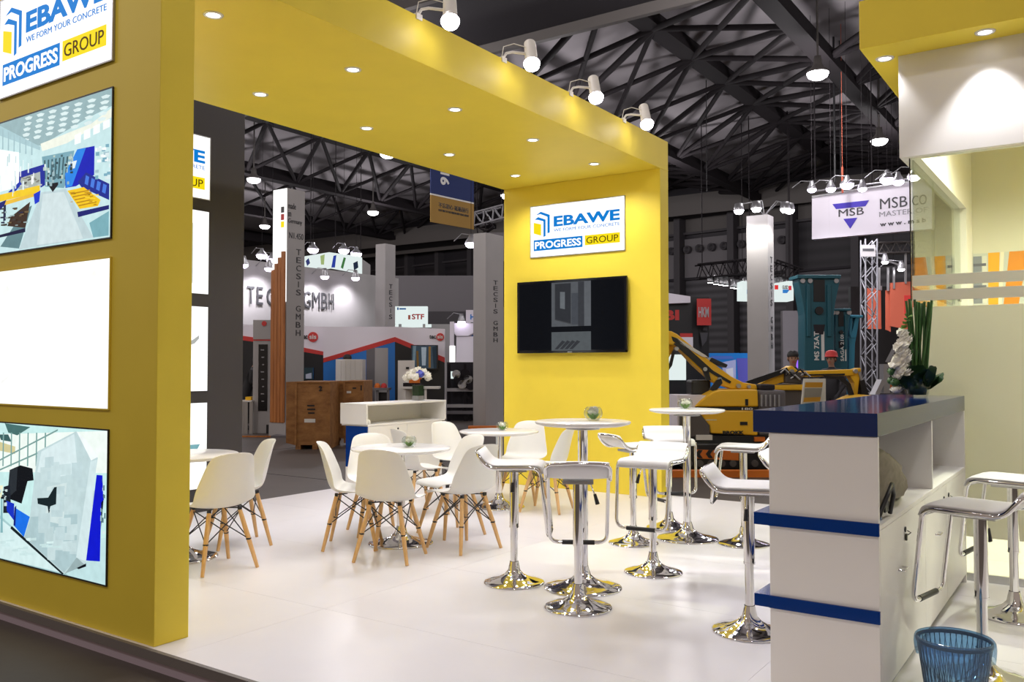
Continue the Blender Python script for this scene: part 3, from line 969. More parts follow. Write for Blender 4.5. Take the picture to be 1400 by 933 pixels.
# ------------------------------------------------------------------ bar counter
def counter():
    t = thing('bar_counter', 'white bar counter with blue top and two blue ledges in front of the room', 'counter', (-1.03, 3.84, 0))
    W0, W1 = -0.226, 0.23        # body in x
    L = 2.605
    b = MB()
    b.box(W0, W1, 0.0, 0.025, 0, 1.124)                      # end panel (near)
    b.box(W0, W1, L - 0.025, L, 0, 1.124)
    b.box(W0, W0 + 0.02, 0.025, L - 0.025, 0, 1.124)           # customer side
    b.box(W0 + 0.02, W1 - 0.02, 0.025, L - 0.025, 0.05, 0.07)
    b.build('body', 'counter_white', t, 0.002)
    bx('shelf_board', 'counter_white', t, W0 + 0.02, W1, 0.025, L - 0.025, 0.735, 0.755)
    bx('divider', 'counter_white', t, W0 + 0.02, W1 - 0.002, 1.33, 1.35, 0.755, 1.124)
    bx('plinth', 'steel_pale', t, W0 + 0.02, W1 - 0.03, 0.025, L - 0.025, 0, 0.05)
    bx('top_slab', 'blue_slab', t, -0.295, W1 + 0.001, -0.006, L, 1.1245, 1.222, 0.002)
    for z0 in (0.714, 0.354):
        led = MB()
        led.box(-0.295, W0 - 0.0005, -0.006, L, z0, z0 + 0.054)
        led.box(W0 - 0.0005, W1 + 0.004, -0.012, -0.0005, z0, z0 + 0.054)
        led.build('ledge', 'blue', t, 0.0015)
    ds = [(0.03, 1.085), (1.09, 1.79), (1.795, L - 0.03)]
    for i, (a, c) in enumerate(ds):
        d = bx('door', 'counter_white', t, W1 - 0.019, W1 - 0.0005, a, c, 0.055, 0.732, 0.001)
        ly = (a + 0.07 if i != 1 else c - 0.10)
        lk = MB().lathe([(0.013, 0), (0.013, 0.006), (0.0, 0.006)], 12)
        o = lk.build('lock', 'black', d)
        o.location = (W1 - 0.001, ly + 0.45 if i == 0 else ly, 0.66); o.rotation_euler = (0, R90, 0)
        k = MB().box(-0.004, 0.004, -0.010, 0.010, -0.045, -0.015)
        k.tube([(0.004, 0, 0.0), (0.02, 0, -0.008), (0.006, 0, -0.02)], 0.0025, 6)
        k.build('key_tag', 'black', d).location = (W1 + 0.006, ly + 0.45 if i == 0 else ly, 0.655)
        h = MB()
        h.tube([(0, -0.045, 0), (0.022, -0.04, 0), (0.022, 0.04, 0), (0, 0.045, 0)], 0.005, 6)
        h.build('handle', 'chrome', d).location = (W1 - 0.001, (a + c) / 2 - (0.12 if i == 0 else 0), 0.50)
    return t
counter()
# satchel pushed into the open shelf
bag = thing('handbag', 'olive grey soft bag lying in the open counter shelf', 'bag', (-0.935, 4.22, 0.756))
vs = []; fs = []; n = 20
secs = [(-0.32, 0.05, 0.20, 0.12), (-0.28, 0.10, 0.28, 0.17), (-0.12, 0.13, 0.32, 0.2), (0.06, 0.125, 0.29, 0.19), (0.28, 0.115, 0.245, 0.13), (0.48, 0.08, 0.18, 0.07), (0.64, 0.02, 0.13, 0.03)]
for y, rx, top, _ in secs:
    for i in range(n):
        a = 2 * math.pi * i / n
        ex = abs(math.cos(a)) ** 0.7 * (1 if math.cos(a) >= 0 else -1)
        vs.append((rx * ex + 0.02 * math.sin(3 * a + y * 9), y, top / 2 + top / 2 * math.sin(a)))
for j in range(len(secs) - 1):
    for i in range(n):
        fs.append((j * n + i, j * n + (i + 1) % n, (j + 1) * n + (i + 1) % n, (j + 1) * n + i))
fs += [tuple(range(n)), tuple(range(len(secs) * n - 1, (len(secs) - 1) * n - 1, -1))]
MB().add(vs, fs, 0, True).build('bag_body', 'bag', bag)
MB().tube([(0.11, -0.28, 0.012), (0.138, -0.24, 0.10), (0.145, -0.16, 0.15), (0.14, -0.10, 0.10), (0.12, -0.08, 0.012)], 0.010, 8).build('strap', 'black', bag)
MB().box(0.118, 0.126, -0.20, -0.13, 0.03, 0.07).build('buckle', 'black', bag)
tag(MB().tube([(-0.835, 3.93, 0.762), (-0.825, 3.97, 0.765), (-0.83, 4.02, 0.762), (-0.85, 4.04, 0.763)], 0.006, 6).build('blue_ribbon', 'booth_blue', None), 'small blue cord end on the counter shelf', 'cord')

# flower arrangement on the counter
fl = thing('flower_arrangement', 'tall green stems with white gladiolus in a glass pot on blue counter', 'flowers', (-1.03, 6.10, 1.2225))
pot = MB()
pot.lathe([(0.06, 0.0), (0.066, 0.003), (0.095, 0.115), (0.091, 0.115), (0.062, 0.010), (0.0, 0.008)], 6, sm=False)
pot.build('glass_pot', 'glass_clear', fl)
MB().lathe([(0.0, 0.012), (0.054, 0.012), (0.074, 0.095), (0.0, 0.10)], 10).build('leaf_lining', 'leaf_dark', fl)
for i in range(14):
    a = random.uniform(0, 6.28); r = 0.045 * math.sqrt(random.random())
    bx_, by_ = 0.01 + r * math.cos(a), r * math.sin(a)
    tx, ty = bx_ * 1.5 + 0.05 * (i % 5 - 1.4) / 2, by_ * 1.5 + 0.035 * (i % 5 - 1.4) / 2
    MB().tube([(bx_, by_, 0.06), ((bx_ + tx) / 2, (by_ + ty) / 2, 0.35), (tx, ty, random.uniform(0.60, 0.63))], 0.0085, 7).build('stem', 'leaf', fl)
def blob(c, r, n=9, mi=0, mb=None, sq=0.5):
    """frilly flower head: crossed petals"""
    mb = mb or MB()
    for i in range(n):
        a = 6.283 * i / n + random.random(); el = random.uniform(-0.3, 1.2)
        d = Vector((math.cos(a) * math.cos(el), math.sin(a) * math.cos(el), math.sin(el)))
        s = d.orthogonal().normalized(); u = d.cross(s)
        c_ = Vector(c)
        vs = [c_, c_ + d * r * 0.6 + s * r * sq + u * r * 0.12, c_ + d * r + u * r * 0.25, c_ + d * r * 0.6 - s * r * sq + u * r * 0.12]
        mb.add(vs, [(0, 1, 2, 3)], mi, True)
    return mb
for i in range(9):
    z = 0.13 + i * 0.034
    x = -0.095 + 0.018 * math.sin(i * 2.1) + i * 0.005
    y = -0.045 + 0.012 * math.cos(i * 1.7)
    m = MB().ball((x, y, z), (0.042 - 0.0015 * i, 0.042 - 0.0015 * i, 0.030), 10, 6)
    blob((x, y, z), 0.068 - 0.0025 * i, 22, 0, m, 0.5)
    m.build('white_blossom', 'petal', fl)
for i in range(4):
    z = 0.44 + 0.025 * i
    m = MB(); blob((-0.06 + 0.008 * i, -0.045, z), 0.028, 8, 0, m, 0.35)
    m.build('bud', 'leaf_light', fl)
def leaf(mb, p, d, L, w, droop, n=6):
    p = Vector(p); d = Vector(d).normalized(); s = d.cross(Vector((0, 0, 1))).normalized()
    vs = []; fs = []
    for i in range(n + 1):
        t = i / n
        c = p + d * L * t + Vector((0, 0, -droop * t * t))
        ww = w * math.sin(math.pi * min(1, 0.12 + t * 0.9)) ** 0.7
        vs += [c - s * ww + Vector((0, 0, 0.15 * ww)), c, c + s * ww + Vector((0, 0, 0.15 * ww))]
    for i in range(n):
        for k in (0, 1):
            fs.append((i * 3 + k, i * 3 + k + 1, i * 3 + k + 4, i * 3 + k + 3))
    return mb.add(vs, fs, 0, True)
def cup_leaf(a, r0, z, R_, tilt):
    """round ruffled leaf standing at the pot rim, facing outwards"""
    out = Vector((math.cos(a), math.sin(a), 0)); side = Vector((-math.sin(a), math.cos(a), 0))
    up = (Vector((0, 0, 1)) * math.cos(tilt) + out * math.sin(tilt)).normalized(); nrm = side.cross(up)
    c = out * r0 + Vector((0, 0, z)); vs = [c]; n = 18
    for ring in (0.55, 1.0):
        for i in range(n):
            t = 2 * math.pi * i / n
            rr = R_ * ring * (1 + 0.10 * math.sin(5 * t + a * 7))
            vs.append(c + up * R_ * 0.6 + (side * math.cos(t) + up * math.sin(t)) * rr + nrm * (0.25 * R_ * ring ** 2 + 0.05 * R_ * math.sin(9 * t) * ring))
    vs[0] = c + up * R_ * 0.6
    fs = [(0, 1 + i, 1 + (i + 1) % n) for i in range(n)] + [(1 + i, 1 + n + i, 1 + n + (i + 1) % n, 1 + (i + 1) % n) for i in range(n)]
    MB().add(vs, fs, 0, True).build('broad_leaf', 'leaf_dark', fl)
for a, r0, z, R_, tilt in ((-0.9, 0.05, 0.085, 0.07, 0.5), (0.1, 0.07, 0.085, 0.065, 0.7), (0.75, 0.075, 0.08, 0.075, 0.8), (-1.9, 0.06, 0.07, 0.06, 0.7), (-2.8, 0.08, 0.07, 0.06, 0.9), (2.2, 0.06, 0.08, 0.07, 0.6), (-0.35, 0.06, 0.10, 0.07, 0.3), (-1.4, 0.03, 0.10, 0.07, 0.2)):
    cup_leaf(a, r0, z, R_, tilt)
for i, (x, y, z) in enumerate(((-0.135, -0.06, 0.16), (-0.14, -0.05, 0.10), (-0.115, -0.075, 0.09))):
    m = MB().ball((x, y, z), (0.03, 0.03, 0.026), 10, 7); blob((x, y, z), 0.036, 16, 0, m, 0.25)
    m.build('moss_ball', 'leaf', fl)
m = MB().ball((-0.11, -0.06, 0.045), (0.032, 0.03, 0.026), 10, 7); blob((-0.11, -0.06, 0.045), 0.045, 14, 0, m, 0.4)
m.build('pale_hydrangea', 'petal', fl)

# ------------------------------------------------------------------ white cabinet with blue end
def cabinet():
    t = thing('storage_counter', 'white low counter with open niche and dark blue end by platform edge', 'counter', (-7.0, 7.256, 0))
    D, L, H = 0.42, 1.444, 0.985
    u = MB()
    u.box(-D, 0, 0, L, H - 0.022, H)
    u.box(-D, 0, 0, 0.022, 0.745, H - 0.022)
    u.box(-D, 0, L - 0.022, L, 0.745, H - 0.022)
    u.box(-D, -0.0, 0.022, L - 0.022, 0.725, 0.745)
    u.box(-D, -D + 0.02, 0.022, L - 0.022, 0.745, H - 0.022)
    u.build('upper_box', 'white', t, 0.002)
    lo = MB()
    lo.box(-D + 0.08, -0.02, 0.03, L - 0.06, 0.05, 0.725)
    lo.build('carcass', 'white', t)
    bx('end_panel', 'blue', t, -D + 0.08, -0.006, 0.012, 0.0295, 0.25, 0.724)
    bx('end_panel', 'white', t, -D + 0.08, -0.006, 0.012, 0.0295, 0.0, 0.2495)
    for i in range(2):
        y0 = 0.032 + i * 0.665; y1 = y0 + 0.66
        d = bx('door', 'white', t, -0.0195, 0.0, y0, y1, 0.055, 0.722, 0.001)
        o = MB().lathe([(0.012, 0), (0.012, 0.006), (0, 0.006)], 12).build('lock', 'black', d)
        o.location = (0.0, y0 + 0.50, 0.675); o.rotation_euler = (0, R90, 0)
        MB().box(0.004, 0.008, -0.008, 0.008, -0.05, -0.02).build('key_tag', 'black', d).location = (0, y0 + 0.51, 0.67)
    bx('plinth', 'gap', t, -D + 0.09, -0.03, 0.032, L - 0.065, 0, 0.05)
    return t
cabinet()
tag(MB().lathe([(0, 0), (0.022, 0.0), (0.026, 0.02), (0.022, 0.05), (0, 0.055)], 14).build('small_pot', 'petal'), 'small cream pot in the niche of the white low counter', 'pot').location = (-7.06, 7.35, 0.7455)
bq = thing('flower_vase', 'white rose bouquet with blue bloom in a dark square vase', 'flowers', (-7.17, 8.35, 0.9855))
bx('vase', 'glass_clear', bq, -0.06, 0.06, -0.06, 0.06, 0.0, 0.20)
bx('leaf_lining', 'leaf_dark', bq, -0.05, 0.05, -0.05, 0.05, 0.008, 0.19)
bx('water', 'steel_pale', bq, -0.052, 0.052, -0.052, 0.052, 0.006, 0.06)
for i in range(13):
    a = i * 2.4; r = 0.155 * math.sqrt(i / 13)
    c = (r * math.cos(a), r * math.sin(a), 0.27 + 0.10 * (1 - (r / 0.155) ** 2))
    m = MB().ball(c, 0.045, 10, 7); blob(c, 0.062, 12, 0, m, 0.5)
    m.build('rose', 'petal_blue' if i == 5 else 'petal', bq)
tag(MB().ball((-6.86, 8.98, HF + 0.22), (0.16, 0.16, 0.22), 10, 7).build('plastic_bag', 'glass_bag'), 'crumpled clear plastic bag on floor beyond the white low counter', 'bag')

# ------------------------------------------------------------------ shell chairs
def chair_shell():
    prof = [(0.235, 0.418), (0.225, 0.436), (0.17, 0.444), (0.06, 0.434), (-0.06, 0.426), (-0.14, 0.434), (-0.185, 0.470), (-0.208, 0.53), (-0.228, 0.61), (-0.247, 0.69), (-0.265, 0.76), (-0.282, 0.805), (-0.296, 0.825)]
    hw = [0.165, 0.195, 0.216, 0.228, 0.233, 0.234, 0.232, 0.224, 0.208, 0.190, 0.172, 0.152, 0.110]
    up = [0.000, 0.004, 0.012, 0.022, 0.034, 0.046, 0.040, 0.025, 0.010, 0.0, 0.0, -0.006, -0.012]
    fw = [0.0, 0.0, 0.0, 0.0, 0.004, 0.02, 0.055, 0.075, 0.072, 0.062, 0.050, 0.040, 0.030]
    T = [-1, -0.86, -0.62, -0.32, 0, 0.32, 0.62, 0.86, 1]
    vs = []; fs = []
    for (y, z), w, u, f in zip(prof, hw, up, fw):
        for t in T:
            vs.append((w * t, y + f * abs(t) ** 2.6, z + u * abs(t) ** 2.6))
    k = len(T)
    for i in range(len(prof) - 1):
        for j in range(k - 1):
            fs.append((i * k + j, i * k + j + 1, (i + 1) * k + j + 1, (i + 1) * k + j))
    return MB().add(vs, fs, 0, True)
_shell = None
def make_chair():
    t = thing('shell_chair', '', 'chair', (0, 0, 0), 0, 'white shell chairs with wooden legs')
    s = chair_shell().build('seat_shell', 'shell', t)
    so = s.modifiers.new('thick', 'SOLIDIFY'); so.thickness = 0.007; so.offset = 0
    sb = s.modifiers.new('smooth', 'SUBSURF'); sb.levels = 1; sb.render_levels = 2
    top = {}; bot = {}
    for sx in (-1, 1):
        for sy in (-1, 1):
            p1 = Vector((sx * 0.115, sy * 0.115 - 0.01, 0.405)); p0 = Vector((sx * 0.205, sy * 0.205 - 0.01, 0.0))
            top[(sx, sy)] = p1; bot[(sx, sy)] = p0
            MB().cyl(p0, p0.lerp(p1, 0.55), 0.0125, 0.0175, 12, caps=True).cyl(p0.lerp(p1, 0.55), p1, 0.0175, 0.0155, 12).build('leg', 'beech', t)
    cs = [(-1, -1), (1, -1), (1, 1), (-1, 1)]
    for c in cs:
        br = MB()
        br.box(top[c].x - 0.011, top[c].x + 0.011, top[c].y - 0.011, top[c].y + 0.011, 0.405, 0.432)
        br.tube([top[c] + Vector((0, 0, 0.015)), (top[c].x * 0.4, top[c].y * 0.4, 0.42)], 0.005, 6)
        br.build('mount_bracket', 'black', t)
    for i in range(4):
        a, b = cs[i], cs[(i + 1) % 4]
        w = MB()
        w.tube([top[a] + Vector((0, 0, -0.005)), bot[b].lerp(top[b], 0.50)], 0.0042, 6)
        w.tube([top[b] + Vector((0, 0, -0.005)), bot[a].lerp(top[a], 0.50)], 0.0042, 6)
        q = bot[b].lerp(top[b], 0.50)
        w.cyl(q + Vector((0, 0, -0.006)), q + Vector((0, 0, 0.006)), 0.0185, n=10)
        w.build('wire_brace', 'black', t)
    return t
chair0 = make_chair()
CH = [(-5.22, 3.905, -0.98, 0.16, 'white shell chair nearest the yellow pillar, its back to the camera'),
      (-5.76, 4.51, -0.40, -0.91, 'white shell chair behind the one nearest the yellow pillar, seen side on'),
      (-4.935, 4.985, 0.79, 0.61, 'white shell chair at middle table, side on, leftmost of that group'),
      (-5.18, 5.50, 0.84, -0.54, 'white shell chair at middle table facing the camera beside the blue cabinet end'),
      (-4.405, 4.83, -0.36, 0.93, 'white shell chair at middle table with its back square to the camera'),
      (-4.62, 5.80, -0.30, -0.95, 'white shell chair right of middle table, inner seat turned to the left'),
      (-4.19, 5.42, -0.95, 0.20, 'white shell chair right of middle table, outermost back towards the bar stools'),
      (-5.48, 6.42, 0.35, 0.94, 'white shell chair in front of the white low counter doors'),
      (-5.66, 7.22, 0.98, -0.20, 'white shell chair left of the back table, near the bag'),
      (-5.13, 7.66, 0.25, -0.97, 'white shell chair behind the back table, facing the camera against yellow wall'),
      (-4.60, 7.28, -0.97, -0.20, 'white shell chair right of back table, side on against yellow wall')]
for i, (x, y, fx, fy, lab) in enumerate(CH):
    c = chair0 if i == 0 else copy_tree(chair0)
    c.location = (x, y, 0.001); c.rotation_euler = (0, 0, face(fx, fy)); c['label'] = lab

# ------------------------------------------------------------------ pedestal tables
def trumpet(r, col_r, z1):
    return [(0.0, 0.0), (r, 0.0), (r, 0.006), (r * 0.96, 0.012), (r * 0.75, 0.022), (r * 0.52, 0.036), (r * 0.32, 0.058), (r * 0.20, 0.085), (col_r * 1.25, 0.12), (col_r * 1.05, z1)]
def table(name, label, cat, x, y, rb, rt, h, group):
    t = thing(name, label, cat, (x, y, 0.0005), 0, group)
    MB().lathe(trumpet(rb, 0.032, 0.14), 40).build('base', 'chrome', t)
    MB().cyl((0, 0, 0.12), (0, 0, h - 0.045), 0.032, n=24).build('column', 'chrome', t)
    MB().lathe([(0, 0), (0.11, 0), (0.11, 0.006), (0.04, 0.02), (0, 0.02)], 24, (0, 0, h - 0.052)).build('mount_plate', 'chrome_dull', t)
    MB().lathe([(0, 0), (rt - 0.05, 0), (rt - 0.006, 0.012), (rt, 0.02), (rt, 0.026), (rt - 0.005, 0.030), (0, 0.030)], 56, (0, 0, h - 0.03)).build('table_top', 'white_gloss', t)
    return t
def bowl(x, y, z, label):
    t = thing('flower_bowl', label, 'bowl', (x, y, z + 0.001), random.random() * 6, 'small glass flower bowls')
    MB().lathe([(0.0, 0.0), (0.032, 0.0), (0.055, 0.022), (0.062, 0.048), (0.055, 0.074), (0.042, 0.088), (0.040, 0.087), (0.052, 0.073), (0.059, 0.048), (0.052, 0.024), (0.03, 0.004), (0.0, 0.004)], 24).build('glass_bowl', 'glass_clear', t)
    m = MB()
    for i in range(9):
        a = i * 0.7
        leaf(m, (0.012 * math.cos(a), 0.012 * math.sin(a), 0.008), (math.cos(a), math.sin(a), 1.0), 0.052, 0.014, -0.004, 5)
    m.build('leaves', 'leaf_light', t)
    f = MB().ball((0, 0, 0.05), (0.034, 0.034, 0.022), 12, 7)
    blob((0, 0, 0.052), 0.044, 14, 0, f, 0.5)
    f.build('white_flower', 'petal', t)
LOWT = [(-4.707, 5.276, 'low round white table among chairs in the middle of the stand'), (-5.10, 7.19, 'low round white table in front of the far yellow wall'), (-5.69, 3.96, 'low round white table half hidden behind the near yellow wall')]
for x, y, l in LOWT:
    table('round_table', l, 'table', x, y, 0.26, 0.40, 0.765, 'low round white tables')
bowl(-4.66, 5.32, 0.765, 'small glass flower bowl on the middle low table')
bowl(-5.08, 7.22, 0.765, 'small glass flower bowl on the back low table')
table('bar_table', 'tall round white bar table with chrome pedestal, nearer one', 'table', -2.805, 4.885, 0.25, 0.308, 1.065, 'tall bar tables')
table('bar_table', 'tall round white bar table in front of the yellow machine', 'table', -2.885, 6.743, 0.25, 0.308, 1.062, 'tall bar tables')
bowl(-2.77, 4.96, 1.065, 'small glass flower bowl on the nearer tall bar table')
bowl(-2.88, 6.70, 1.062, 'small glass flower bowl on the farther tall bar table')

# ------------------------------------------------------------------ bar stools
def smooth_path(ctrl, r, n=5):
    """polyline with rounded corners"""
    out = [Vector(ctrl[0])]
    for i in range(1, len(ctrl) - 1):
        p = Vector(ctrl[i]); a = Vector(ctrl[i - 1]); b = Vector(ctrl[i + 1])
        ra = min(r, (a - p).length * 0.45); rb = min(r, (b - p).length * 0.45)
        s = p + (a - p).normalized() * ra; e = p + (b - p).normalized() * rb
        for k in range(n + 1):
            t = k / n
            out.append((1 - t) ** 2 * s + 2 * t * (1 - t) * p + t * t * e)
    out.append(Vector(ctrl[-1]))
    return out
SEATZ = 0.775
def make_stool(seat_z):
    t = thing('bar_stool', '', 'bar stool', (0, 0, 0), 0, 'white bar stools with chrome frames')
    dz = seat_z - 0.775
    MB().lathe(trumpet(0.200, 0.027, 0.14), 40).build('base', 'chrome', t)
    MB().cyl((0, 0, 0.12), (0, 0, 0.46), 0.024, n=20).build('piston', 'chrome', t)
    s = MB().cyl((0, 0, 0.365), (0, 0, 0.735 + dz), 0.030, n=20)
    s.cyl((0, 0, 0.36), (0, 0, 0.37), 0.0315, n=20)
    s.build('column', 'chrome', t)
    MB().box(-0.09, 0.09, -0.09, 0.09, 0.732 + dz, 0.748 + dz).build('mount_plate', 'chrome_dull', t)
    hw = 0.185
    # frame: back bow, side rails, drop to the footrest
    def side(sx):
        return [(sx * hw, -0.225, 0.862 + dz), (sx * hw, -0.150, 0.762 + dz), (sx * hw, 0.185, 0.768 + dz), (sx * (hw - 0.01), 0.235, 0.335 + dz)]
    c = [(0, -0.228, 0.866 + dz)] + side(1) + [(0, 0.236, 0.333 + dz)] + side(-1)[::-1] + [(0, -0.228, 0.866 + dz)]
    pts = smooth_path(c, 0.055)[:-1]
    MB().tube(pts, 0.0115, 10, True).build('frame', 'chrome', t)
    MB().cyl((-0.10, 0.2362, 0.3335 + dz), (0.10, 0.2362, 0.3335 + dz), 0.0145, n=12).build('footrest_grip', 'black', t)
    # upholstered seat following the side rails
    pr = smooth_path([(0, -0.222, 0.872 + dz), (0, -0.150, 0.778 + dz), (0, 0.185, 0.784 + dz), (0, 0.205, 0.735 + dz)], 0.06, 6)
    vs = []; fs = []; X = [-1, -0.94, -0.5, 0, 0.5, 0.94, 1]; w = hw - 0.006
    rows = []
    for i, p in enumerate(pr):
        d = (pr[min(i + 1, len(pr) - 1)] - pr[max(i - 1, 0)]).normalized()
        nrm = Vector((0, -d.z, d.y))
        if nrm.z < 0:
            nrm = -nrm
        if abs(nrm.z) < 0.35 and i < len(pr) / 2:
            nrm = Vector((0, 0.6, 0.5)).normalized() if nrm.y < 0 else nrm
        rows.append((p, nrm))
    for off in (0.012, -0.014):
        for p, nrm in rows:
            for x in X:
                e = 1 - abs(x) ** 8
                vs.append(tuple(Vector((x * w, p.y, p.z)) + nrm * (off * (0.35 + 0.65 * e))))
    k = len(X); m = len(rows); o = k * m
    for i in range(m - 1):
        for j in range(k - 1):
            a = i * k + j
            fs.append((a, a + 1, a + k + 1, a + k))
            fs.append((o + a, o + a + k, o + a + k + 1, o + a + 1))
        fs.append((i * k, (i + 1) * k, o + (i + 1) * k, o + i * k))
        fs.append((i * k + k - 1, o + i * k + k - 1, o + (i + 1) * k + k - 1, (i + 1) * k + k - 1))
    for j in range(k - 1):
        fs.append((j, o + j, o + j + 1, j + 1))
        fs.append(((m - 1) * k + j, (m - 1) * k + j + 1, o + (m - 1) * k + j + 1, o + (m - 1) * k + j))
    MB().add(vs, fs, 0, True).build('seat', 'seat_white', t)
    # gas lever
    lv = MB().tube([(0.03, 0.0, 0.735 + dz), (0.075, 0.0, 0.72 + dz), (0.10, 0.0, 0.655 + dz)], 0.0045, 6).build('lever', 'chrome', t)
    MB().cyl((0.098, 0, 0.665 + dz), (0.115, 0, 0.605 + dz), 0.009, 0.013, 10).build('lever_grip', 'black', lv)
    return t
stool0 = make_stool(0.775)
ST = [(-3.242, 4.742, 0.88, 0.47, 'white bar stool in profile left of the nearer bar table'),
      (-2.600, 4.470, -0.50, 0.87, 'white bar stool with its low back to the camera before the nearer bar table'),
      (-2.614, 5.517, 0.10, -1.0, 'white bar stool between both bar tables, footrest towards the camera'),
      (-3.172, 6.332, 0.55, 0.84, 'white bar stool seen from behind left of the farther bar table'),
      (-3.211, 7.107, 0.62, -0.78, 'white bar stool facing the camera behind the farther bar table'),
      (-2.425, 6.79, -0.97, -0.25, 'white bar stool in profile right of the farther bar table'),
      (-1.611, 4.587, 0.98, 0.2, 'white bar stool at the counter beside its near blue ledges'),
      (-1.64, 5.62, 0.98, 0.15, 'white bar stool mostly hidden behind the bar counter, raised seat edge showing'),
      (-0.50, 4.50, -0.97, 0.20, 'white bar stool behind the blue bin on the staff side of the counter'),
      (-0.47, 5.72, -0.98, 0.15, 'white bar stool at the right edge before the frosted glass')]
for i, (x, y, fx, fy, lab) in enumerate(ST):
    c = stool0 if i == 0 else copy_tree(stool0)
    c.location = (x, y, 0.0005); c.rotation_euler = (0, 0, face(fx, fy)); c['label'] = lab

# ------------------------------------------------------------------ waste bin with a blue liner
bn = thing('waste_bin', 'round dark mesh waste bin lined with a blue plastic bag', 'bin', (-0.555, 4.06, 0.0005))
MB().lathe([(0.0, 0.0), (0.108, 0.0), (0.110, 0.02), (0.107, 0.02), (0.105, 0.006), (0.0, 0.006)], 32).build('bin_bottom', 'bin_mesh', bn)
rb = MB()
for i in range(40):
    a = 6.2832 * i / 40
    rb.tube([(0.107 * math.cos(a), 0.107 * math.sin(a), 0.005), (0.1425 * math.cos(a + 0.25), 0.1425 * math.sin(a + 0.25), 0.27)], 0.0016, 4)
    rb.tube([(0.107 * math.cos(a), 0.107 * math.sin(a), 0.005), (0.1425 * math.cos(a - 0.25), 0.1425 * math.sin(a - 0.25), 0.27)], 0.0016, 4)
o = rb.build('wire_mesh', 'bin_mesh', bn); o['kind'] = 'stuff'
MB().lathe([(0.140, 0.266), (0.147, 0.266), (0.147, 0.280), (0.140, 0.280), (0.140, 0.266)], 36).build('rim', 'bin_mesh', bn)
vs = []; fs = []; n = 48
for j, (r, z) in enumerate(((0.112, 0.03), (0.137, 0.24), (0.139, 0.276), (0.146, 0.290), (0.153, 0.282), (0.155, 0.25), (0.152, 0.215), (0.149, 0.19))):
    for i in range(n):
        a = 6.2832 * i / n
        k = (math.sin(a * 5) * 0.5 + math.sin(a * 13 + 1) * 0.5)
        rr = r + (0.004 * k * max(0, j - 2) / 3 if j > 2 else 0)
        zz = z + (0.02 * math.sin(a * 2 + 0.6) - 0.008 * k) * max(0, j - 4) / 2.0
        vs.append((rr * math.cos(a), rr * math.sin(a), zz))
for j in range(7):
    for i in range(n):
        fs.append((j * n + i, j * n + (i + 1) % n, (j + 1) * n + (i + 1) % n, (j + 1) * n + i))
MB().add(vs, fs, 0, True).build('liner_bag', 'bin_film', bn)
# ------------------------------------------------------------------ the hall beyond the stand
HFWD = Vector((-math.sin(YAW), math.cos(YAW), 0))
class Cam:
    """a thing standing on the hall floor at depth D, turned towards the stand; P() gives local x,z of a spot seen in its front plane"""
    def __init__(s, name, label, cat, x0, D, group=None, rz=None):
        p = at(x0, 500, D)
        s.D = D
        s.o = Vector((p.x, p.y, HF))
        s.rz = YAW if rz is None else rz
        s.t = thing(name, label, cat, s.o, s.rz, group)
        s.ax = Vector((math.cos(s.rz), math.sin(s.rz), 0))
        s.nx = Vector((math.sin(s.rz), -math.cos(s.rz), 0))
    def P(s, x, y, back=0.0):
        d = ray(x, y)
        k = (s.o - s.nx * back - EYE).dot(s.nx) / d.dot(s.nx)
        q = EYE + d * k - s.o
        return (q.dot(s.ax), q.z)
    def poly(s, pts, back=0.0):
        return [s.P(x, y, back) for x, y in pts]
    def rect(s, x0, x1, y0, y1, back=0.0):
        a = s.P(x0, y0, back); b = s.P(x1, y1, back)
        return (min(a[0], b[0]), max(a[0], b[0]), min(a[1], b[1]), max(a[1], b[1]))
    def box(s, name, m, x0, x1, y0, y1, d0, d1, parent=None, bevel=0.0, label=None):
        r = s.rect(x0, x1, y0, y1, d0)
        return bx(name, m, parent or s.t, r[0], r[1], d0, d1, max(r[2], 0.0), r[3], bevel, label)
    def solid(s, name, m, pts, d0, d1, parent=None, bevel=0.0):
        return MB().prism(s.poly(pts, d0), d0, d1).build(name, m, parent or s.t, bevel)
    def txt(s, st, x0, x1, y0, y1, d, m, bold=0.0, parent=None, turn=0, depth=0.01):
        r = s.rect(x0, x1, y0, y1, d)
        return text(parent or s.t, st, r[0], r[1], r[2], r[3], d - 0.001, m, bold, depth, turn=turn)
    def prt(s, name, shapes, d, m='print_plain', parent=None):
        b = MB()
        for i, (c, pts) in enumerate(shapes):
            b.flat(s.poly(pts, d), d - 0.004 - 0.0015 * i, srgb(*c))
        return b.build(name, m, parent or s.t)
    def bar(s, name, m, a, b, w, h, d, parent=None):
        p = s.P(*a, d); q = s.P(*b, d)
        return MB().bar((p[0], d, p[1]), (q[0], d, q[1]), w, h, up=(0, 1, 0)).build(name, m, parent or s.t)

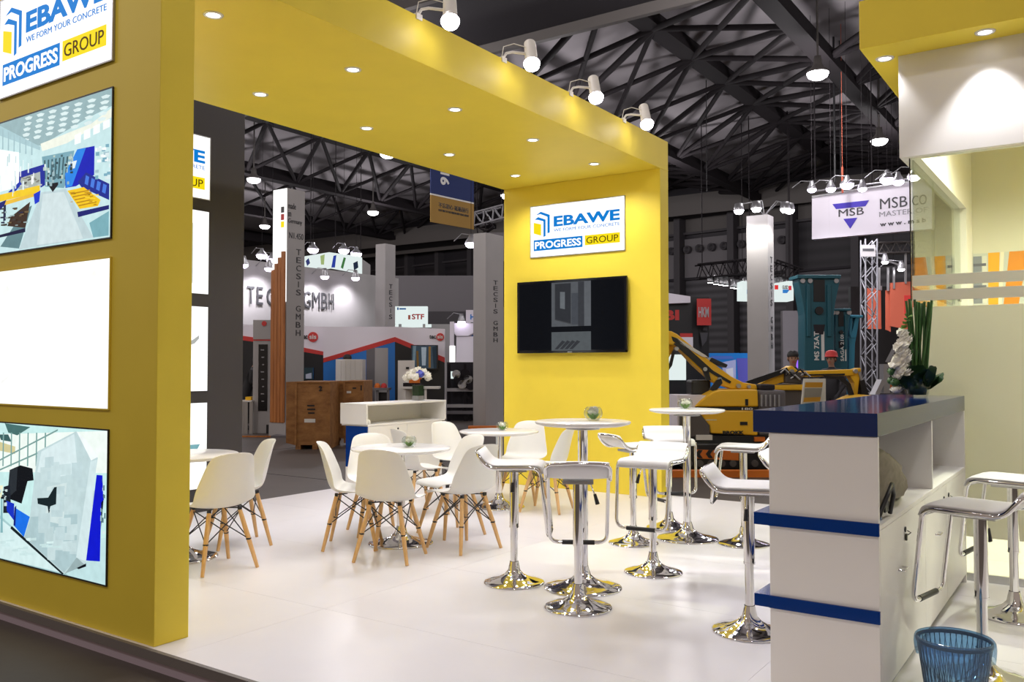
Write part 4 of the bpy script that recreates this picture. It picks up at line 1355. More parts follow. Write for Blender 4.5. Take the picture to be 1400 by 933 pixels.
# --- high bay lamps on a regular grid under the trusses
hb_h = MB().lathe([(0.0, 0.45), (0.09, 0.44), (0.11, 0.25), (0.15, 0.16), (0.27, 0.05), (0.285, 0.0), (0.27, 0.0), (0.25, 0.03)], 20).mesh('housing', 'steel_mid')
hb_l = MB().lathe([(0.0, -0.17), (0.15, -0.155), (0.24, -0.10), (0.275, -0.02), (0.275, 0.01), (0.0, 0.01)], 20).mesh('lens', 'lamp')
HB = [(1118, 100, 'left of the yellow canopy'), (1202, 192, 'above the hanging sign'), (347, 245, 'beside the charcoal wall'), (510, 290, 'above the fashion lightbox'),
      (362, 309, 'left of the glowing pylon'), (530, 210, 'just under the yellow soffit edge'), (693, 267, 'beside the far yellow wall')]
for px_, py_, l in HB:
    p = onz(px_, py_, 9.0)
    t = thing('high_bay_lamp', 'round high bay lamp hanging from the hall roof, ' + l, 'lamp', p, 0, 'high bay lamps')
    inst('housing', hb_h, t); inst('lens', hb_l, t)
    MB().cyl((0, 0, 0.44), (0, 0, 2.34), 0.03, n=8).build('stem', 'steel_mid', t)
for k in range(-4, 2):
    for yy in (-2.5, 6.2, 15.0, 23.8, 32.8):
        X = -6.45 + 8.3 * k
        l = bpy.data.lights.new('hall_lamp_light', 'POINT'); l.energy = HIGHBAY_W; l.shadow_soft_size = 0.3; l.color = (1.0, 0.95, 0.97)
        o = bpy.data.objects.new('hall_lamp_light', l); COL.objects.link(o); o.location = (X, yy, 8.2)

# --- pylons
pc = at(391, 500, 18.7)
PH = at(391, 257, 18.7).z - HF
t = thing('lit_pylon', 'tall grey pylon with glowing white face, flag squares and stepped wooden slats', 'pylon', (pc.x, pc.y, HF))
LW, RW = 0.43, 0.50
bx('post', 'booth_grey', t, -LW, 0, 0.0, RW, 0.30, PH)
bx('post_foot', 'booth_grey', t, -LW - 0.05, 0.05, -0.05, RW + 0.05, 0.0, 0.2995)
bx('light_face', 'lit_white', t, -LW + 0.002, -0.002, -0.02, -0.001, 2.9, PH - 0.01)
for i in range(4):
    zt = at(391, 368 - 8.0 * i, 18.7).z - HF
    x0 = -LW + LW * i / 4
    bx('wood_slat', 'slat_wood', t, x0 + 0.006, x0 + LW / 4 - 0.006, -0.07, -0.0205, 0.3, zt, 0.004)
for i, c in enumerate(('black', 'red', 'lit_yellow')):
    z = PH - 0.40 - 0.16 * i
    bx('flag_square', c, t, -0.17, -0.07, -0.024, -0.0205, z - 0.13, z)
def on_east(parent, x, s, y0, y1, z0, z1, m, bold=0.0):
    o = text(parent, s, y0, y1, z0, z1, 0.0, m, bold, 0.008)
    o.rotation_euler = (0, 0, R90); o.location = (x, 0, 0)
    return o
for i, s in enumerate(('made', 'in', 'Germany')):
    z = PH - 0.28 - 0.17 * i
    on_east(t, 0.001, s, 0.03, (0.24, 0.11, 0.42)[i], z - 0.16, z - 0.03, 'letter_dark')
on_east(t, 0.001, 'N1.450', 0.06, 0.46, PH - 1.08, PH - 0.95, 'letter_dark')
def east_stack(parent, s, yc, w, z1, z0, m='letter_dark'):
    st = (z1 - z0) / len(s)
    for i, ch in enumerate(s):
        if ch != ' ':
            ww = w * (0.14 if ch == 'I' else 1)
            on_east(parent, 0.001, ch, yc - ww / 2, yc + ww / 2, z1 - i * st - st * 0.72, z1 - i * st, m)
zz = lambda y, D=18.7, x=405: at(x, y, D).z - HF
east_stack(t, 'TECSIS GMBH', 0.33, 0.13, zz(343, 19.2), zz(463, 19.2))
# two more pylons of that stand and one with floodlights to the right
def plain_pylon(xl, xc, xr, D, ytop, name, label, txt=None, ty=None, cap=None):
    p = at(xc, 500, D)
    H = at(xc, ytop, D).z - HF
    # extents so that the edges fall where the post is seen
    d = ray(xl, 480); k = (p.y - EYE.y) / d.y; wl = p.x - (EYE + d * k).x
    d = ray(xr, 480); k = (p.x - EYE.x) / d.x; wr = (EYE + d * k).y - p.y
    t = thing(name, label, 'pylon', (p.x, p.y, HF), 0)
    bx('post', 'booth_grey', t, -wl, 0, 0, wr, 0, H)
    if txt:
        z1 = at((xc + xr) / 2, ty[0], D).z - HF; z0 = at((xc + xr) / 2, ty[1], D).z - HF
        east_stack(t, txt, wr * 0.55, min(0.17, wr * 0.3), z1, z0, 'letter_dark')
    return t, H, wl, wr
plain_pylon(513, 526, 540, 25.5, 333, 'grey_pylon', 'plain grey pylon with vertical lettering behind the white booth corner', 'TECSIS GMBH', (388, 480))
plain_pylon(647, 664, 688, 21.0, 318, 'grey_pylon', 'grey pylon with vertical lettering beside the far yellow wall', 'TECSIS GMBH', (382, 470))
tp, H4, wl4, wr4 = plain_pylon(1022, 1051, 1059, 22.0, 293, 'grey_pylon', 'pale pylon lit from its top by small floodlights', 'TECSIS GMBH', (350, 480))
for i, (dx, dy) in enumerate(((-0.62, -0.35), (-0.15, -0.40), (0.42, 0.1), (0.46, 0.32))):
    f = thing('floodlight', 'small bright floodlight on top of the pale pylon, ' + ['leftmost', 'second from left', 'third from left', 'rightmost'][i], 'floodlight', tp.location + Vector((dx, dy, H4 + 0.12)), 0, 'floodlights on the pale pylon')
    MB().lathe([(0, 0.16), (0.10, 0.16), (0.13, 0.0), (0.13, -0.02), (0.12, -0.02)], 14).build('housing', 'steel_pale', f)
    MB().lathe([(0, -0.12), (0.08, -0.10), (0.125, -0.03), (0.125, 0.0), (0, 0.0)], 14).build('lens', 'lamp_hot', f)
    MB().tube([(0, 0, 0.14), (-dx * 0.5, -dy * 0.5, 0.20), (-dx - 0.12, -dy + 0.12, -0.125)], 0.015, 6).build('arm', 'steel_pale', f)
    if i in (0, 1, 2):
        spot('lamp_light', (0, 0, -0.16), (-dx * 0.5, -dy * 0.5, -2.0), 90, 120, 0.7, 0.08, (1, 0.97, 0.92), f)

# --- big grey wall with raised letters (faces +x)
XW = -19.6
def onx(x, y, X):
    d = ray(x, y)
    return EYE + d * (X / d.x)
wy0 = onx(300, 350, XW).y; wy1 = onx(545, 380, XW).y
WZ = 4.35
t = thing('booth_wall', 'high grey booth wall with raised dark company lettering', 'booth wall', (XW, (wy0 + wy1) / 2, HF), R90)
hl = (wy1 - wy0) / 2
wzt = onx(400, 363, XW).z - HF
bx('wall_panel', 'booth_grey', t, -hl, hl, 0, 0.15, 0, wzt)
ly0 = onx(337, 400, XW).y - (wy0 + wy1) / 2; ly1 = onx(455, 408, XW).y - (wy0 + wy1) / 2
za = onx(400, 420, XW).z - HF; zb = onx(400, 397, XW).z - HF
for ch, a, b_ in zip('TECSISGMBH', (0, .10, .205, .33, .44, .475, .625, .735, .845, .935), (.075, .165, .305, .415, .455, .575, .715, .825, .915, 1.0)):
    text(t, ch, ly0 + (ly1 - ly0) * a, ly0 + (ly1 - ly0) * b_, za, zb, -0.03, 'letter_dark', 0.0, 0.02)
def clip_lamp(p, label, m='lamp_violet', w=40, r=0.14, tgt=(0.0, 0.0, -1.0), group='booth spotlights', hang=False):
    f = thing('booth_spotlight', label, 'spotlight', p, 0, group)
    MB().lathe([(0, 0.24), (0.05, 0.24), (0.07, 0.16), (r, 0.02), (r, 0.0), (r * 0.92, 0.0)], 14).build('housing', 'steel_pale', f)
    MB().lathe([(0, -0.75 * r), (r * 0.5, -0.68 * r), (r * 0.85, -0.4 * r), (r * 0.95, -0.02), (r * 0.95, 0.01), (0, 0.01)], 14).build('lens', m, f)
    MB().tube([(0, 0, 0.22), (-0.30, 0, 0.27), (-0.55, 0, 0.1)], 0.012, 6).build('arm', 'steel_pale', f)
    if hang:
        MB().cyl((0, 0, 0.2), (0, 0, 11.35 - p.z), 0.006, n=5).build('hanging_rod', 'steel_dark', f)
    if w:
        spot('lamp_light', (0, 0, -0.75 * r - 0.03), Vector(tgt), w, 130, 0.8, 0.1, (0.95, 0.92, 1.0), f)
for i, (x, y, l) in enumerate(((333, 362, 'first from the charcoal wall'), (368, 367, 'just left of the glowing pylon'), (444, 378, 'first right of the glowing pylon'), (486, 380, 'second right of the glowing pylon'))):
    p = onx(x, y, XW + 0.55)
    clip_lamp(p, 'arm lamp lighting the raised booth lettering, ' + l, 'lamp_violet', 120, 0.13, (-0.5, 0, -1.2))
for i, (x, y, l) in enumerate(((358, 349, 'left of the glowing pylon'), (372, 355, 'touching the glowing pylon'), (428, 341, 'over the lightbox, left'), (470, 342, 'over the lightbox, middle'), (487, 347, 'over the lightbox, right'))):
    p = at(x, y, 30)
    clip_lamp(p, 'far violet white booth lamp behind the grey wall, ' + l, 'lamp_violet', 0, 0.2, group='far booth lamps', hang=True)
C = Cam('lightbox_block', 'hanging lit box with dancing figures in blue and green above grey wall', 'lightbox', 450, 29)
C.solid('left_face', 'lit_cool', [(408, 352), (450, 345), (450, 366), (408, 372)], 0.0, 0.3)
C.solid('right_face', 'lit_cool', [(450, 345), (493, 351), (493, 374), (450, 366)], 0.0, 0.3)
C.solid('core', 'booth_grey', [(409, 353), (450, 346), (492, 352), (492, 373), (450, 365), (409, 371)], 0.31, 2.5)
C.prt('figure_print', [((52, 60, 110), [(418, 357), (422, 353), (424, 360), (420, 364)]), ((150, 170, 110), [(438, 350), (444, 348), (443, 362), (439, 362)]), ((40, 60, 150), [(456, 350), (460, 349), (458, 366), (453, 366)]),
                       ((60, 110, 60), [(470, 352), (473, 353), (469, 368), (466, 366)]), ((30, 40, 60), [(483, 360), (489, 357), (490, 366), (484, 370)])], -0.002, 'print_lit')
for x in (415, 450, 486):
    a = C.P(x, 350)
    MB().cyl((a[0], 1.0, a[1] - 0.3), (a[0], 1.0, 11.35), 0.015, n=5).build('hanging_wire', 'steel_dark', C.t)
# --- white booth fence with red line, zigzag of three panels
def fence(name, label, x0, x1, y0, D, top, red, low, lowm, rz=None):
    C = Cam(name, label, 'booth panel', (x0 + x1) / 2, D)
    C.solid('panel', 'booth_lilac', [(x0, top[0]), (x1, top[1]), (x1, 620), (x0, 620)], 0, 0.12)
    C.solid('lower_field', lowm, [(x0, red[1]), (x1, red[3]), (x1, 618), (x0, 618)], -0.012, -0.0005)
    C.solid('red_band', 'red', [(x0, red[0]), (x1, red[2]), (x1, red[3]), (x0, red[1])], -0.02, -0.0005)
    return C
fence('booth_fence', 'white booth panel with red line at the left edge behind the pylon', 322, 378, 445, 23.0, (444, 445), (458, 464, 466, 472), None, 'black')
C = fence('booth_fence', 'white booth panel with red round logo above a black field', 378, 442, 447, 22.5, (445, 447), (468, 475, 481, 486), None, 'black')
def tecsis_logo(C, x0, xm, xr, yc, r):
    m = C.P((xm + xr) / 2, yc, -0.03); e = C.P(xr, yc, -0.03); rr = (e[0] - m[0])
    d = MB().cyl((m[0], -0.03, m[1]), (m[0], -0.0005, m[1]), rr * 1.02, n=28)
    d.build('logo_disc', 'red', C.t)
    C.txt('sis', (xm + xr) / 2 - r * 0.72, (xm + xr) / 2 + r * 0.72, yc - r * 0.5, yc + r * 0.42, -0.031, 'sticker_white', 0.02)
    C.txt('tec', x0, xm - 0.5, yc - r * 0.55, yc + r * 0.42, -0.012, 'letter_dark', 0.03)
tecsis_logo(C, 412.5, 421, 434.5, 461, 6.6)
C.box('machine_screen', 'print_blue', 416, 428, 503, 519, -0.06, -0.02)
C.prt('screen_picture', [((30, 60, 70), [(416, 503), (428, 503), (428, 519), (416, 519)]), ((190, 200, 220), [(418, 512), (426, 510), (426, 518), (418, 518)])], -0.062)
C = fence('booth_fence', 'white and bright blue booth panel with rising red line', 442, 540, 447, 22.0, (447, 447), (490, 496, 461, 467.5), None, 'booth_blue')
C.box('passage', 'booth_grey', 501, 530, 476, 612, -0.016, -0.013)
C.box('passage_side', 'hall_pale', 501, 512, 476, 612, -0.018, -0.0165)
C = fence('booth_fence', 'white booth panel with red round logo at its right end and black field', 540, 608, 449, 22.0, (447, 450), (461, 467.5, 489, 496), None, 'black')
tecsis_logo(C, 587, 596.5, 607, 461, 5.4)
C = Cam('wall_screen', 'wall screen showing two lit columns on the black booth panel', 'screen', 580, 21.8)
C.box('housing', 'black', 561.5, 598.5, 472, 505.5, -0.06, 0.05)
C.prt('screen_picture', [((70, 84, 96), [(563, 473), (597, 473), (597, 504), (563, 504)]), ((120, 140, 150), [(565, 473), (569, 473), (567, 504), (564, 504)]), ((120, 90, 50), [(569, 480), (572, 480), (573, 503), (570, 503)]),
                        ((170, 180, 190), [(576, 475), (583, 475), (582, 500), (577, 500)]), ((150, 110, 60), [(586, 474), (589, 474), (589, 503), (586, 503)]), ((50, 60, 70), [(591, 475), (597, 473), (597, 504), (593, 504)])], -0.062, 'print_dim')
C = Cam('demo_stand', 'white demonstration stand with shelf before the black booth panel', 'display stand', 555, 20.6)
C.box('upright', 'white', 544, 565, 493, 999, 0, 0.06)
C.box('table_board', 'white', 549, 600, 529, 532, -0.5, 0.0)
for x in (551, 567, 580):
    C.box('leg', 'white', x, x + 2, 532, 999, -0.45, -0.41)
C.box('switch_box', 'black', 555, 559, 502, 505, -0.03, -0.0005)
C.box('tray', 'steel_dark', 551, 574, 524, 528.6, -0.4, -0.1)
tag(Cam('orange_gauge', 'orange measuring arm lying on the demonstration stand', 'tool', 568, 20.3).t, 'orange measuring arm lying on the demonstration stand', 'tool')
o = bpy.data.objects['orange_gauge']
p = at(568, 524, 20.3); r_ = o.location
MB().box(-0.14, 0.10, -0.08, 0.08, 0.0, 0.09).box(0.02, 0.14, -0.05, 0.05, 0.09, 0.13).build('gauge_body', 'orange', o).location = (0, 0, p.z - HF)
MB().box(-0.02, 0.02, -0.02, 0.02, -0.1, 0.0).build('gauge_foot', 'steel_dark', o).location = (0, 0, p.z - HF)
C = Cam('white_cupboard', 'white slatted cupboard standing before the blue booth panel', 'cupboard', 476, 20.8)
C.box('carcass', 'white', 459, 493, 491.5, 999, 0, 0.5)
for k in range(5):
    C.box('slat', 'white', 460 + k * 6.5, 465.6 + k * 6.5, 493, 600, -0.02, -0.0005)
C = Cam('work_table', 'pale table seen through the booth passage', 'table', 515, 21.0)
C.box('board', 'hall_pale', 501, 531, 531, 534, -0.3, 0.2)
for x in (502, 514, 529):
    C.box('leg', 'hall_pale', x, x + 1.5, 534, 999, -0.25, -0.2)
C.box('drawer_block', 'black', 517, 530, 537, 575, -0.1, 0.1)
for i, x in enumerate((516, 525)):
    C = Cam('orange_dome', ['orange', 'red'][i] + ' round dome part lying on the table in the passage', 'machine part', x, 21.05, 'round domes in the passage')
    z = C.P(x, 530.5)[1]
    h = MB().lathe([(0.078, 0.0), (0.076, 0.02), (0.07, 0.06), (0.045, 0.10), (0, 0.115)], 14, (0, 0, z + 0.002))
    h.box(-0.05, 0.05, -0.09, -0.05, z + 0.002, z + 0.015)
    h.build('dome_shell', 'orange' if i == 0 else 'red', C.t)
# grey control cabinet
C = Cam('control_cabinet', 'tall grey control cabinet with a dark glazed strip beside the glowing pylon', 'cabinet', 361, 19.6)
C.box('cabinet_body', 'booth_grey', 346, 377, 466, 599, 0, 0.5, bevel=0.01)
C.box('top_box', 'booth_grey', 346, 377, 437.5, 464.5, 0, 0.5, bevel=0.01)
C.box('red_stripe', 'red', 345.5, 377.5, 464.7, 466, -0.012, 0.51)
C.box('glazed_strip', 'black_gloss', 353.5, 365, 471, 562, -0.02, -0.0005)
C.box('vent', 'black', 364, 376, 581, 596, -0.02, -0.0005)
m_ = C.P(361, 442.5, -0.02); d = MB().cyl((m_[0], -0.02, m_[1]), (m_[0], -0.0005, m_[1]), 0.055, n=16).build('logo_disc', 'red', C.t)
for k in range(8):
    C.box('gauge_mark', 'letter_grey', 356.5 + (k % 3), 361, 478 + k * 10, 479.5 + k * 10, -0.024, -0.0205)
# timber crates
def crate(label, x0, xc, x1, ytop, ybot, D, num, nx, words):
    C = Cam('plywood_crate', label, 'crate', (x0 + x1) / 2, D, 'plywood crates')
    C.box('crate_body', 'plywood', xc, x1, ytop, ybot - 6, 0, 1.05, bevel=0.006)
    C.solid('side_board', 'plywood', [(x0, ytop + 0.5), (xc, ytop), (xc, ybot - 6), (x0, ybot - 9)], 0.04, 0.09)
    for x in (xc, x1 - 2.2):
        C.box('batten', 'plywood', x, x + 2.2, ytop, ybot - 6, -0.025, -0.0005)
    C.box('batten', 'plywood', xc, x1, ytop, ytop + 2, -0.03, -0.0255)
    for x in (xc + 1, (xc + x1) / 2, x1 - 8):
        C.box('skid', 'plywood', x, x + 7, ybot - 6, ybot, 0, 1.0)
    C.txt(num, nx, nx + (4.6 if num == '2' else 2.4), ytop + 6, ytop + 13, -0.003, 'black', 0.04)
    for (a, b_, c, d_) in words:
        C.box('stencil_mark', 'black', a, b_, c, d_, -0.004, -0.0005)
    C.box('paper_label', 'sticker_white', xc + 13 if num == '2' else xc + 5, xc + 28 if num == '2' else xc + 11, ytop + 51 if num == '2' else ytop + 14, ytop + 56 if num == '2' else ytop + 17, -0.005, -0.0005)
crate('large plywood shipping crate stencilled 2 in front of the pylon', 391, 403, 451, 522, 615, 15.9, '2', 436, [(420, 430, 554, 556), (420, 431, 559, 561), (421, 430, 564, 566)])
crate('plywood shipping crate stencilled 1 behind the white low counter', 452, 469, 497, 521, 606, 16.7, '1', 493, [(482, 487, 530, 532)])
tag(MB().box(-0.55, 1.6, -0.04, 0.04, 0.0, 0.03).build('floor_board', 'slat_wood'), 'long brown floor board beside the control cabinet', 'board')
bpy.data.objects['floor_board'].location = at(345, 582, 18.6).xy.to_3d() + Vector((0, 0, HF + 0.001))
bpy.data.objects['floor_board'].rotation_euler = (0, 0, YAW)
C = Cam('pylon_floor_plate', 'low grey plinth plate under the glowing pylon', 'plinth', 398, 18.2)
C.box('plate', 'hall_pale', 370, 424, 596, 601, 0.2, 1.2)

# --- signs and stands between grey pylon and far yellow wall
C = Cam('stand_sign', 'pale lit sign box with orange red letters above the white booth', 'sign', 561, 27)
C.box('sign_box', 'lit_cool', 540, 584, 419, 443, 0, 0.25)
C.txt('STF', 563, 580, 429.5, 437, -0.001, 'red', 0.03)
C.box('mark', 'print_blue', 543, 545, 420.5, 424, -0.01, -0.0005)
C.box('mark', 'print_blue', 546, 555, 421.5, 423.5, -0.01, -0.0005)
C.box('swoosh', 'orange_red', 558, 561, 431, 437, -0.01, -0.0005)
for x in (545, 578):
    C.box('sign_post', 'steel_pale', x, x + 1.5, 443, 999, 0.1, 0.2)
C = Cam('stand_header', 'bright thin canopy edge below the orange lettered sign', 'booth header', 560, 28)
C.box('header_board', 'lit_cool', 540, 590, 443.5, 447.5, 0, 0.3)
C.box('header_board', 'booth_grey', 590, 614, 443.5, 999, 0, 0.3)
C.box('header_post', 'booth_grey', 541, 543.5, 447.5, 999, 0.1, 0.3)
C = Cam('far_grey_wall', 'large plain grey partition behind the stands', 'partition', 600, 40)
C.box('partition_panel', 'hall_pale', 540, 655, 377, 999, 0, 0.3)
C.box('lower_partition', 'hall_grey', 575, 655, 426, 999, -0.4, -0.01)
C = Cam('white_reception', 'white flared reception column with a lamp on top near the grey pylon', 'booth column', 631, 26)
C.solid('column_body', 'booth_lilac', [(624, 460), (648, 460), (652, 569), (621, 569)], 0.05, 0.7, bevel=0.02)
C.solid('flared_top', 'booth_lilac', [(618, 442), (650, 442), (649, 455), (640, 460), (624, 460), (619, 454)], 0, 0.75, bevel=0.02)
clip_lamp(at(631, 440, 25.9), 'bright lamp on the white flared reception column', 'lamp_violet', 0, 0.12, group='far booth lamps')
C = Cam('stand_sign', 'white and blue sign board partly hidden by the grey pylon', 'sign', 663, 27)
C.box('board', 'booth_lilac', 637, 687, 424, 450, 0, 0.2)
C.box('lower_board', 'booth_lilac', 637, 687, 451, 999, 0.02, 0.2)
C.solid('blue_field', 'print_blue', [(637, 459), (687, 456), (687, 464), (650, 470), (637, 478)], 0.005, 0.019)
C.txt('H', 643, 649, 430, 437, -0.001, 'print_blue', 0.04)
C.txt('SE', 643, 652, 441, 446, -0.001, 'letter_dark', 0.04)
C = Cam('lit_column', 'small glowing white column by the black booth panel', 'lamp', 617, 25)
C.box('glow_tube', 'lit_white', 614.5, 621, 473, 999, 0, 0.15)
C.box('column_post', 'booth_lilac', 615, 620.5, 440, 473, 0.01, 0.14)
C = Cam('machine_rack', 'dark machine rack with pale rails behind the white low counter', 'machine', 640, 24)
C.box('rack_back', 'hall_dark', 611, 687, 495.5, 999, 0.3, 0.6)
for y in (531, 553, 562):
    C.box('rail', 'booth_grey' if y < 560 else 'hall_pale', 611, 650, y, y + 4.5, -0.02, 0.06)
for x in (612, 634, 648, 680):
    C.box('rack_post', 'steel_dark', x, x + 3, 498, 999, 0, 0.08)
C.box('lit_window', 'lit_cool', 615, 620, 508, 518, 0.1, 0.15)
for k in range(6):
    a = C.P(624 + k * 4, 512 + (k % 3) * 7, 0)
    MB().cyl((a[0], -0.1, a[1]), (a[0], 0.2, a[1]), 0.12 + 0.03 * (k % 2), n=12).build('roller', 'steel_dark' if k % 2 else 'steel_pale', C.t)
for a, b_ in (((635, 535), (648, 560)), ((648, 535), (635, 560)), ((633, 560), (648, 583)), ((648, 560), (634, 583))):
    C.bar('cross_bar', 'steel_dark', a, b_, 0.05, 0.05, 0.03)
C.box('rail', 'red', 678, 687, 542, 543.5, 0, 0.05)
C.box('rail', 'black', 676, 687, 562, 564, 0, 0.05)
C = Cam('floor_ledge', 'thin orange wooden ledge at foot of grey pylon', 'ledge', 660, 20.5)
C.box('ledge_board', 'orange', 640, 688, 583.5, 587, 0, 0.3)
C = Cam('storage_tower', 'pale grey tall box partly behind the grey pylon and truss', 'tower', 677, 26)
C.box('tower_body', 'hall_pale', 664, 690, 318, 999, 0.5, 1.2)
C.box('dark_hatch', 'hall_dark', 676, 690, 357, 420, 0.45, 0.4999)
# --- lattice truss by the yellow wall
def lattice(C, name, a, b_, w, n, m, parent=None, tube=0.025, up=(0, 1, 0)):
    """four chords between two seen points with zigzag lacing"""
    p = Vector((C.P(*a)[0], 0, C.P(*a)[1])); q = Vector((C.P(*b_)[0], 0, C.P(*b_)[1]))
    d = (q - p).normalized(); s = d.cross(Vector((0, 1, 0))).normalized() * w / 2; f = Vector((0, w / 2, 0))
    for i, o in enumerate((s + f, s - f, -s + f, -s - f)):
        MB().cyl(p + o, q + o, tube, n=6).build('truss_tube', m, parent or C.t)
    for k in range(n):
        u0 = p.lerp(q, k / n); u1 = p.lerp(q, (k + 1) / n)
        z = MB()
        sg = 1 if k % 2 else -1
        z.cyl(u0 + s * sg - f, u1 - s * sg - f, tube * 0.6, n=5)
        z.cyl(u0 + s * sg + f, u1 - s * sg + f, tube * 0.6, n=5)
        z.cyl(u0 - s - f * sg, u1 - s + f * sg, tube * 0.6, n=5)
        z.cyl(u0 + s + f * sg, u1 + s - f * sg, tube * 0.6, n=5)
        z.build('truss_lacing', m, parent or C.t)
C = Cam('lattice_truss', 'pale lattice lighting truss beside the hanging banner', 'truss', 670, 24)
lattice(C, 'truss', (645, 302), (690, 290), 0.35, 7, 'tower_grey')
lattice(C, 'truss', (650, 318), (672, 304), 0.3, 4, 'steel_dark')
for x in (652, 686):
    a = C.P(x, 298)
    MB().cyl((a[0], 0, a[1]), (a[0], 0, 11.35), 0.015, n=5).build('hanging_wire', 'steel_dark', C.t)
clip_lamp(at(644, 333, 22), 'violet white lamp just under the hanging banner', 'lamp_violet', 0, 0.16, group='far booth lamps', hang=True)
def slanted(C, s, x0, x1, yl0, yl1, slope, m, bold=0.03, d=-0.002):
    """word on the sign that follows its perspective"""
    a = C.P(x0, yl0, d); b_ = C.P(x1, yl0 + slope * (x1 - x0), d)
    c = C.P(x0, yl1, d)
    return text(C.t, s, a[0], b_[0], c[1], a[1], d, m, bold, 0.01)
# hanging banner
C = Cam('hanging_banner', 'hanging blue and ochre hall banner with white digits and dark slogan', 'banner', 618, 22, rz=YAW + math.radians(52))
C.solid('blue_cloth', 'print_blue', [(589, 190), (648, 208), (648, 277.5), (589, 264.5)], -0.012, 0.012)
C.solid('ochre_cloth', 'machine_yellow', [(589, 266), (648, 279), (648, 314), (589, 303.5)], -0.012, 0.012)
bpy.data.objects[C.t.children[0].name].data.materials[0] = mat('banner_blue', (0.006, 0.022, 0.13, 1), 0.7)
bpy.data.objects[C.t.children[1].name].data.materials[0] = mat('banner_ochre', (0.36, 0.205, 0.035, 1), 0.7)
C.solid('white_band', 'sticker_white', [(589, 264.2), (648, 277.2), (648, 279.2), (589, 266.2)], -0.016, 0.016)
C.txt('N1', 602, 614, 219, 241, -0.013, 'sticker_white', 0.03, turn=-1)
C.txt('6', 602, 614, 241, 255, -0.013, 'sticker_white', 0.03, turn=-1)
slanted(C, '不忘初心 砥砺前行', 599.5, 640.5, 276.5, 283.5, 0.2, 'letter_dark', 0.0, -0.014)
slanted(C, 'STAY TRUE TO THE MISSION AND FORGE AHEAD', 599.5, 640.5, 285.8, 288.6, 0.2, 'letter_dark', 0.0, -0.014)
for x in (590, 647):
    a = C.P(x, 195)
    MB().cyl((a[0], 0, a[1] - 0.2), (a[0], 0, 11.35), 0.012, n=5).build('hanging_wire', 'steel_mid', C.t)
C.t.location.z = HF

# ================================================================== right side of the hall
# --- black stand with red letters next to the far yellow wall
C = Cam('black_stand', 'black exhibition tower with red letters and pale header right of yellow wall', 'booth tower', 930, 30)
C.box('tower_body', 'black', 890, 958, 413.5, 999, 0, 1.0)
C.solid('pale_header', 'booth_lilac', [(890, 396), (915, 401), (944, 405.5), (944, 414), (890, 416)], -0.3, 0.3)
C.txt('BI', 906, 928.5, 424, 438, -0.001, 'red', 0.04)
C.box('side_wing', 'black', 944, 973, 406, 999, 0.05, 0.9)
C.box('red_shelf', 'red', 930, 947, 456, 461, -0.06, -0.001)
C.box('white_display', 'lit_cool', 915, 938, 485, 520, -0.2, -0.05)
C.box('white_display', 'booth_lilac', 925, 947.5, 461.2, 475, -0.06, -0.001)
C = Cam('glossy_red_banner', 'glossy red banner with silver lettering hanging on the black stand', 'banner', 962, 29.6)
C.box('banner_cloth', 'red', 953, 972.5, 408.5, 445, 0, 0.05)
C.txt('HKM', 955, 969, 420, 434, -0.001, 'steel_pale', 0.02)
C.prt('world_map_print', [((70, 70, 76), [(957, 455), (968, 455), (966, 466), (960, 474)]), ((70, 70, 76), [(962, 448), (967, 448), (967, 452), (961, 452)])], 0.30)
# --- ring truss with lamps and hanging light box
C = Cam('lamp_truss', 'black hanging lighting truss with a row of small lamps by the pale pylon', 'truss', 1010, 34)
lattice(C, 'truss', (953, 372), (1030, 364), 0.55, 10, 'steel_dark', tube=0.035)
lattice(C, 'truss', (1056, 366), (1092, 378), 0.55, 6, 'steel_dark', tube=0.035)
for x in (960, 1025, 1080):
    a = C.P(x, 366)
    MB().cyl((a[0], 0, a[1]), (a[0], 0, 11.35), 0.02, n=5).build('hanging_wire', 'steel_dark', C.t)
lp = [(971, 387), (979, 389), (986, 390), (992, 391), (1002, 394), (1007, 395), (1013, 396), (1018, 392), (1062, 392), (1068, 390), (1074, 393), (1080, 396), (1090, 396)]
ORDS = ['first', 'second', 'third', 'fourth', 'fifth', 'sixth', 'seventh', 'eighth']
for i, (x, y) in enumerate(lp):
    f = thing('truss_lamp', ORDS[i if i < 8 else i - 8] + ' small lamp from the left under the black truss ' + ('left' if x < 1030 else 'right') + ' of the pale pylon', 'lamp', at(x, y, 34), 0, 'truss lamps ' + ('left' if x < 1030 else 'right') + ' of the pylon')
    MB().lathe([(0, 0.35), (0.10, 0.35), (0.12, 0.1), (0.13, 0.0), (0.12, 0.0)], 10).build('housing', 'steel_pale', f)
    MB().lathe([(0, -0.01), (0.11, 0.0), (0.11, 0.02), (0, 0.02)], 10).build('lens', 'lamp', f)
C = Cam('hanging_lightbox', 'white hanging lightbox with red and blue marks behind the pale pylon', 'lightbox', 1048, 33)
C.solid('lit_face', 'lit_cool', [(1015, 384), (1050, 389), (1085, 383), (1085, 411), (1050, 411), (1015, 410)], 0, 0.8)
C.prt('logo_print', [((210, 50, 50), [(1059, 390), (1064, 390), (1064, 396), (1059, 396)]), ((50, 120, 190), [(1070, 396), (1080, 396), (1076, 401), (1070, 401)]), ((200, 50, 60), [(1078, 391), (1082, 391), (1082, 397), (1078, 397)]), ((60, 130, 200), [(1021, 396), (1025, 396), (1025, 402), (1021, 402)])], -0.002, 'print_lit')
C.txt('GUSD', 1069.5, 1077.5, 390.5, 395.5, -0.001, 'letter_dark', 0.03)
for x in (1018, 1082):
    a = C.P(x, 384)
    MB().cyl((a[0], 0.3, a[1]), (a[0], 0.3, 11.35), 0.015, n=5).build('hanging_wire', 'steel_dark', C.t)
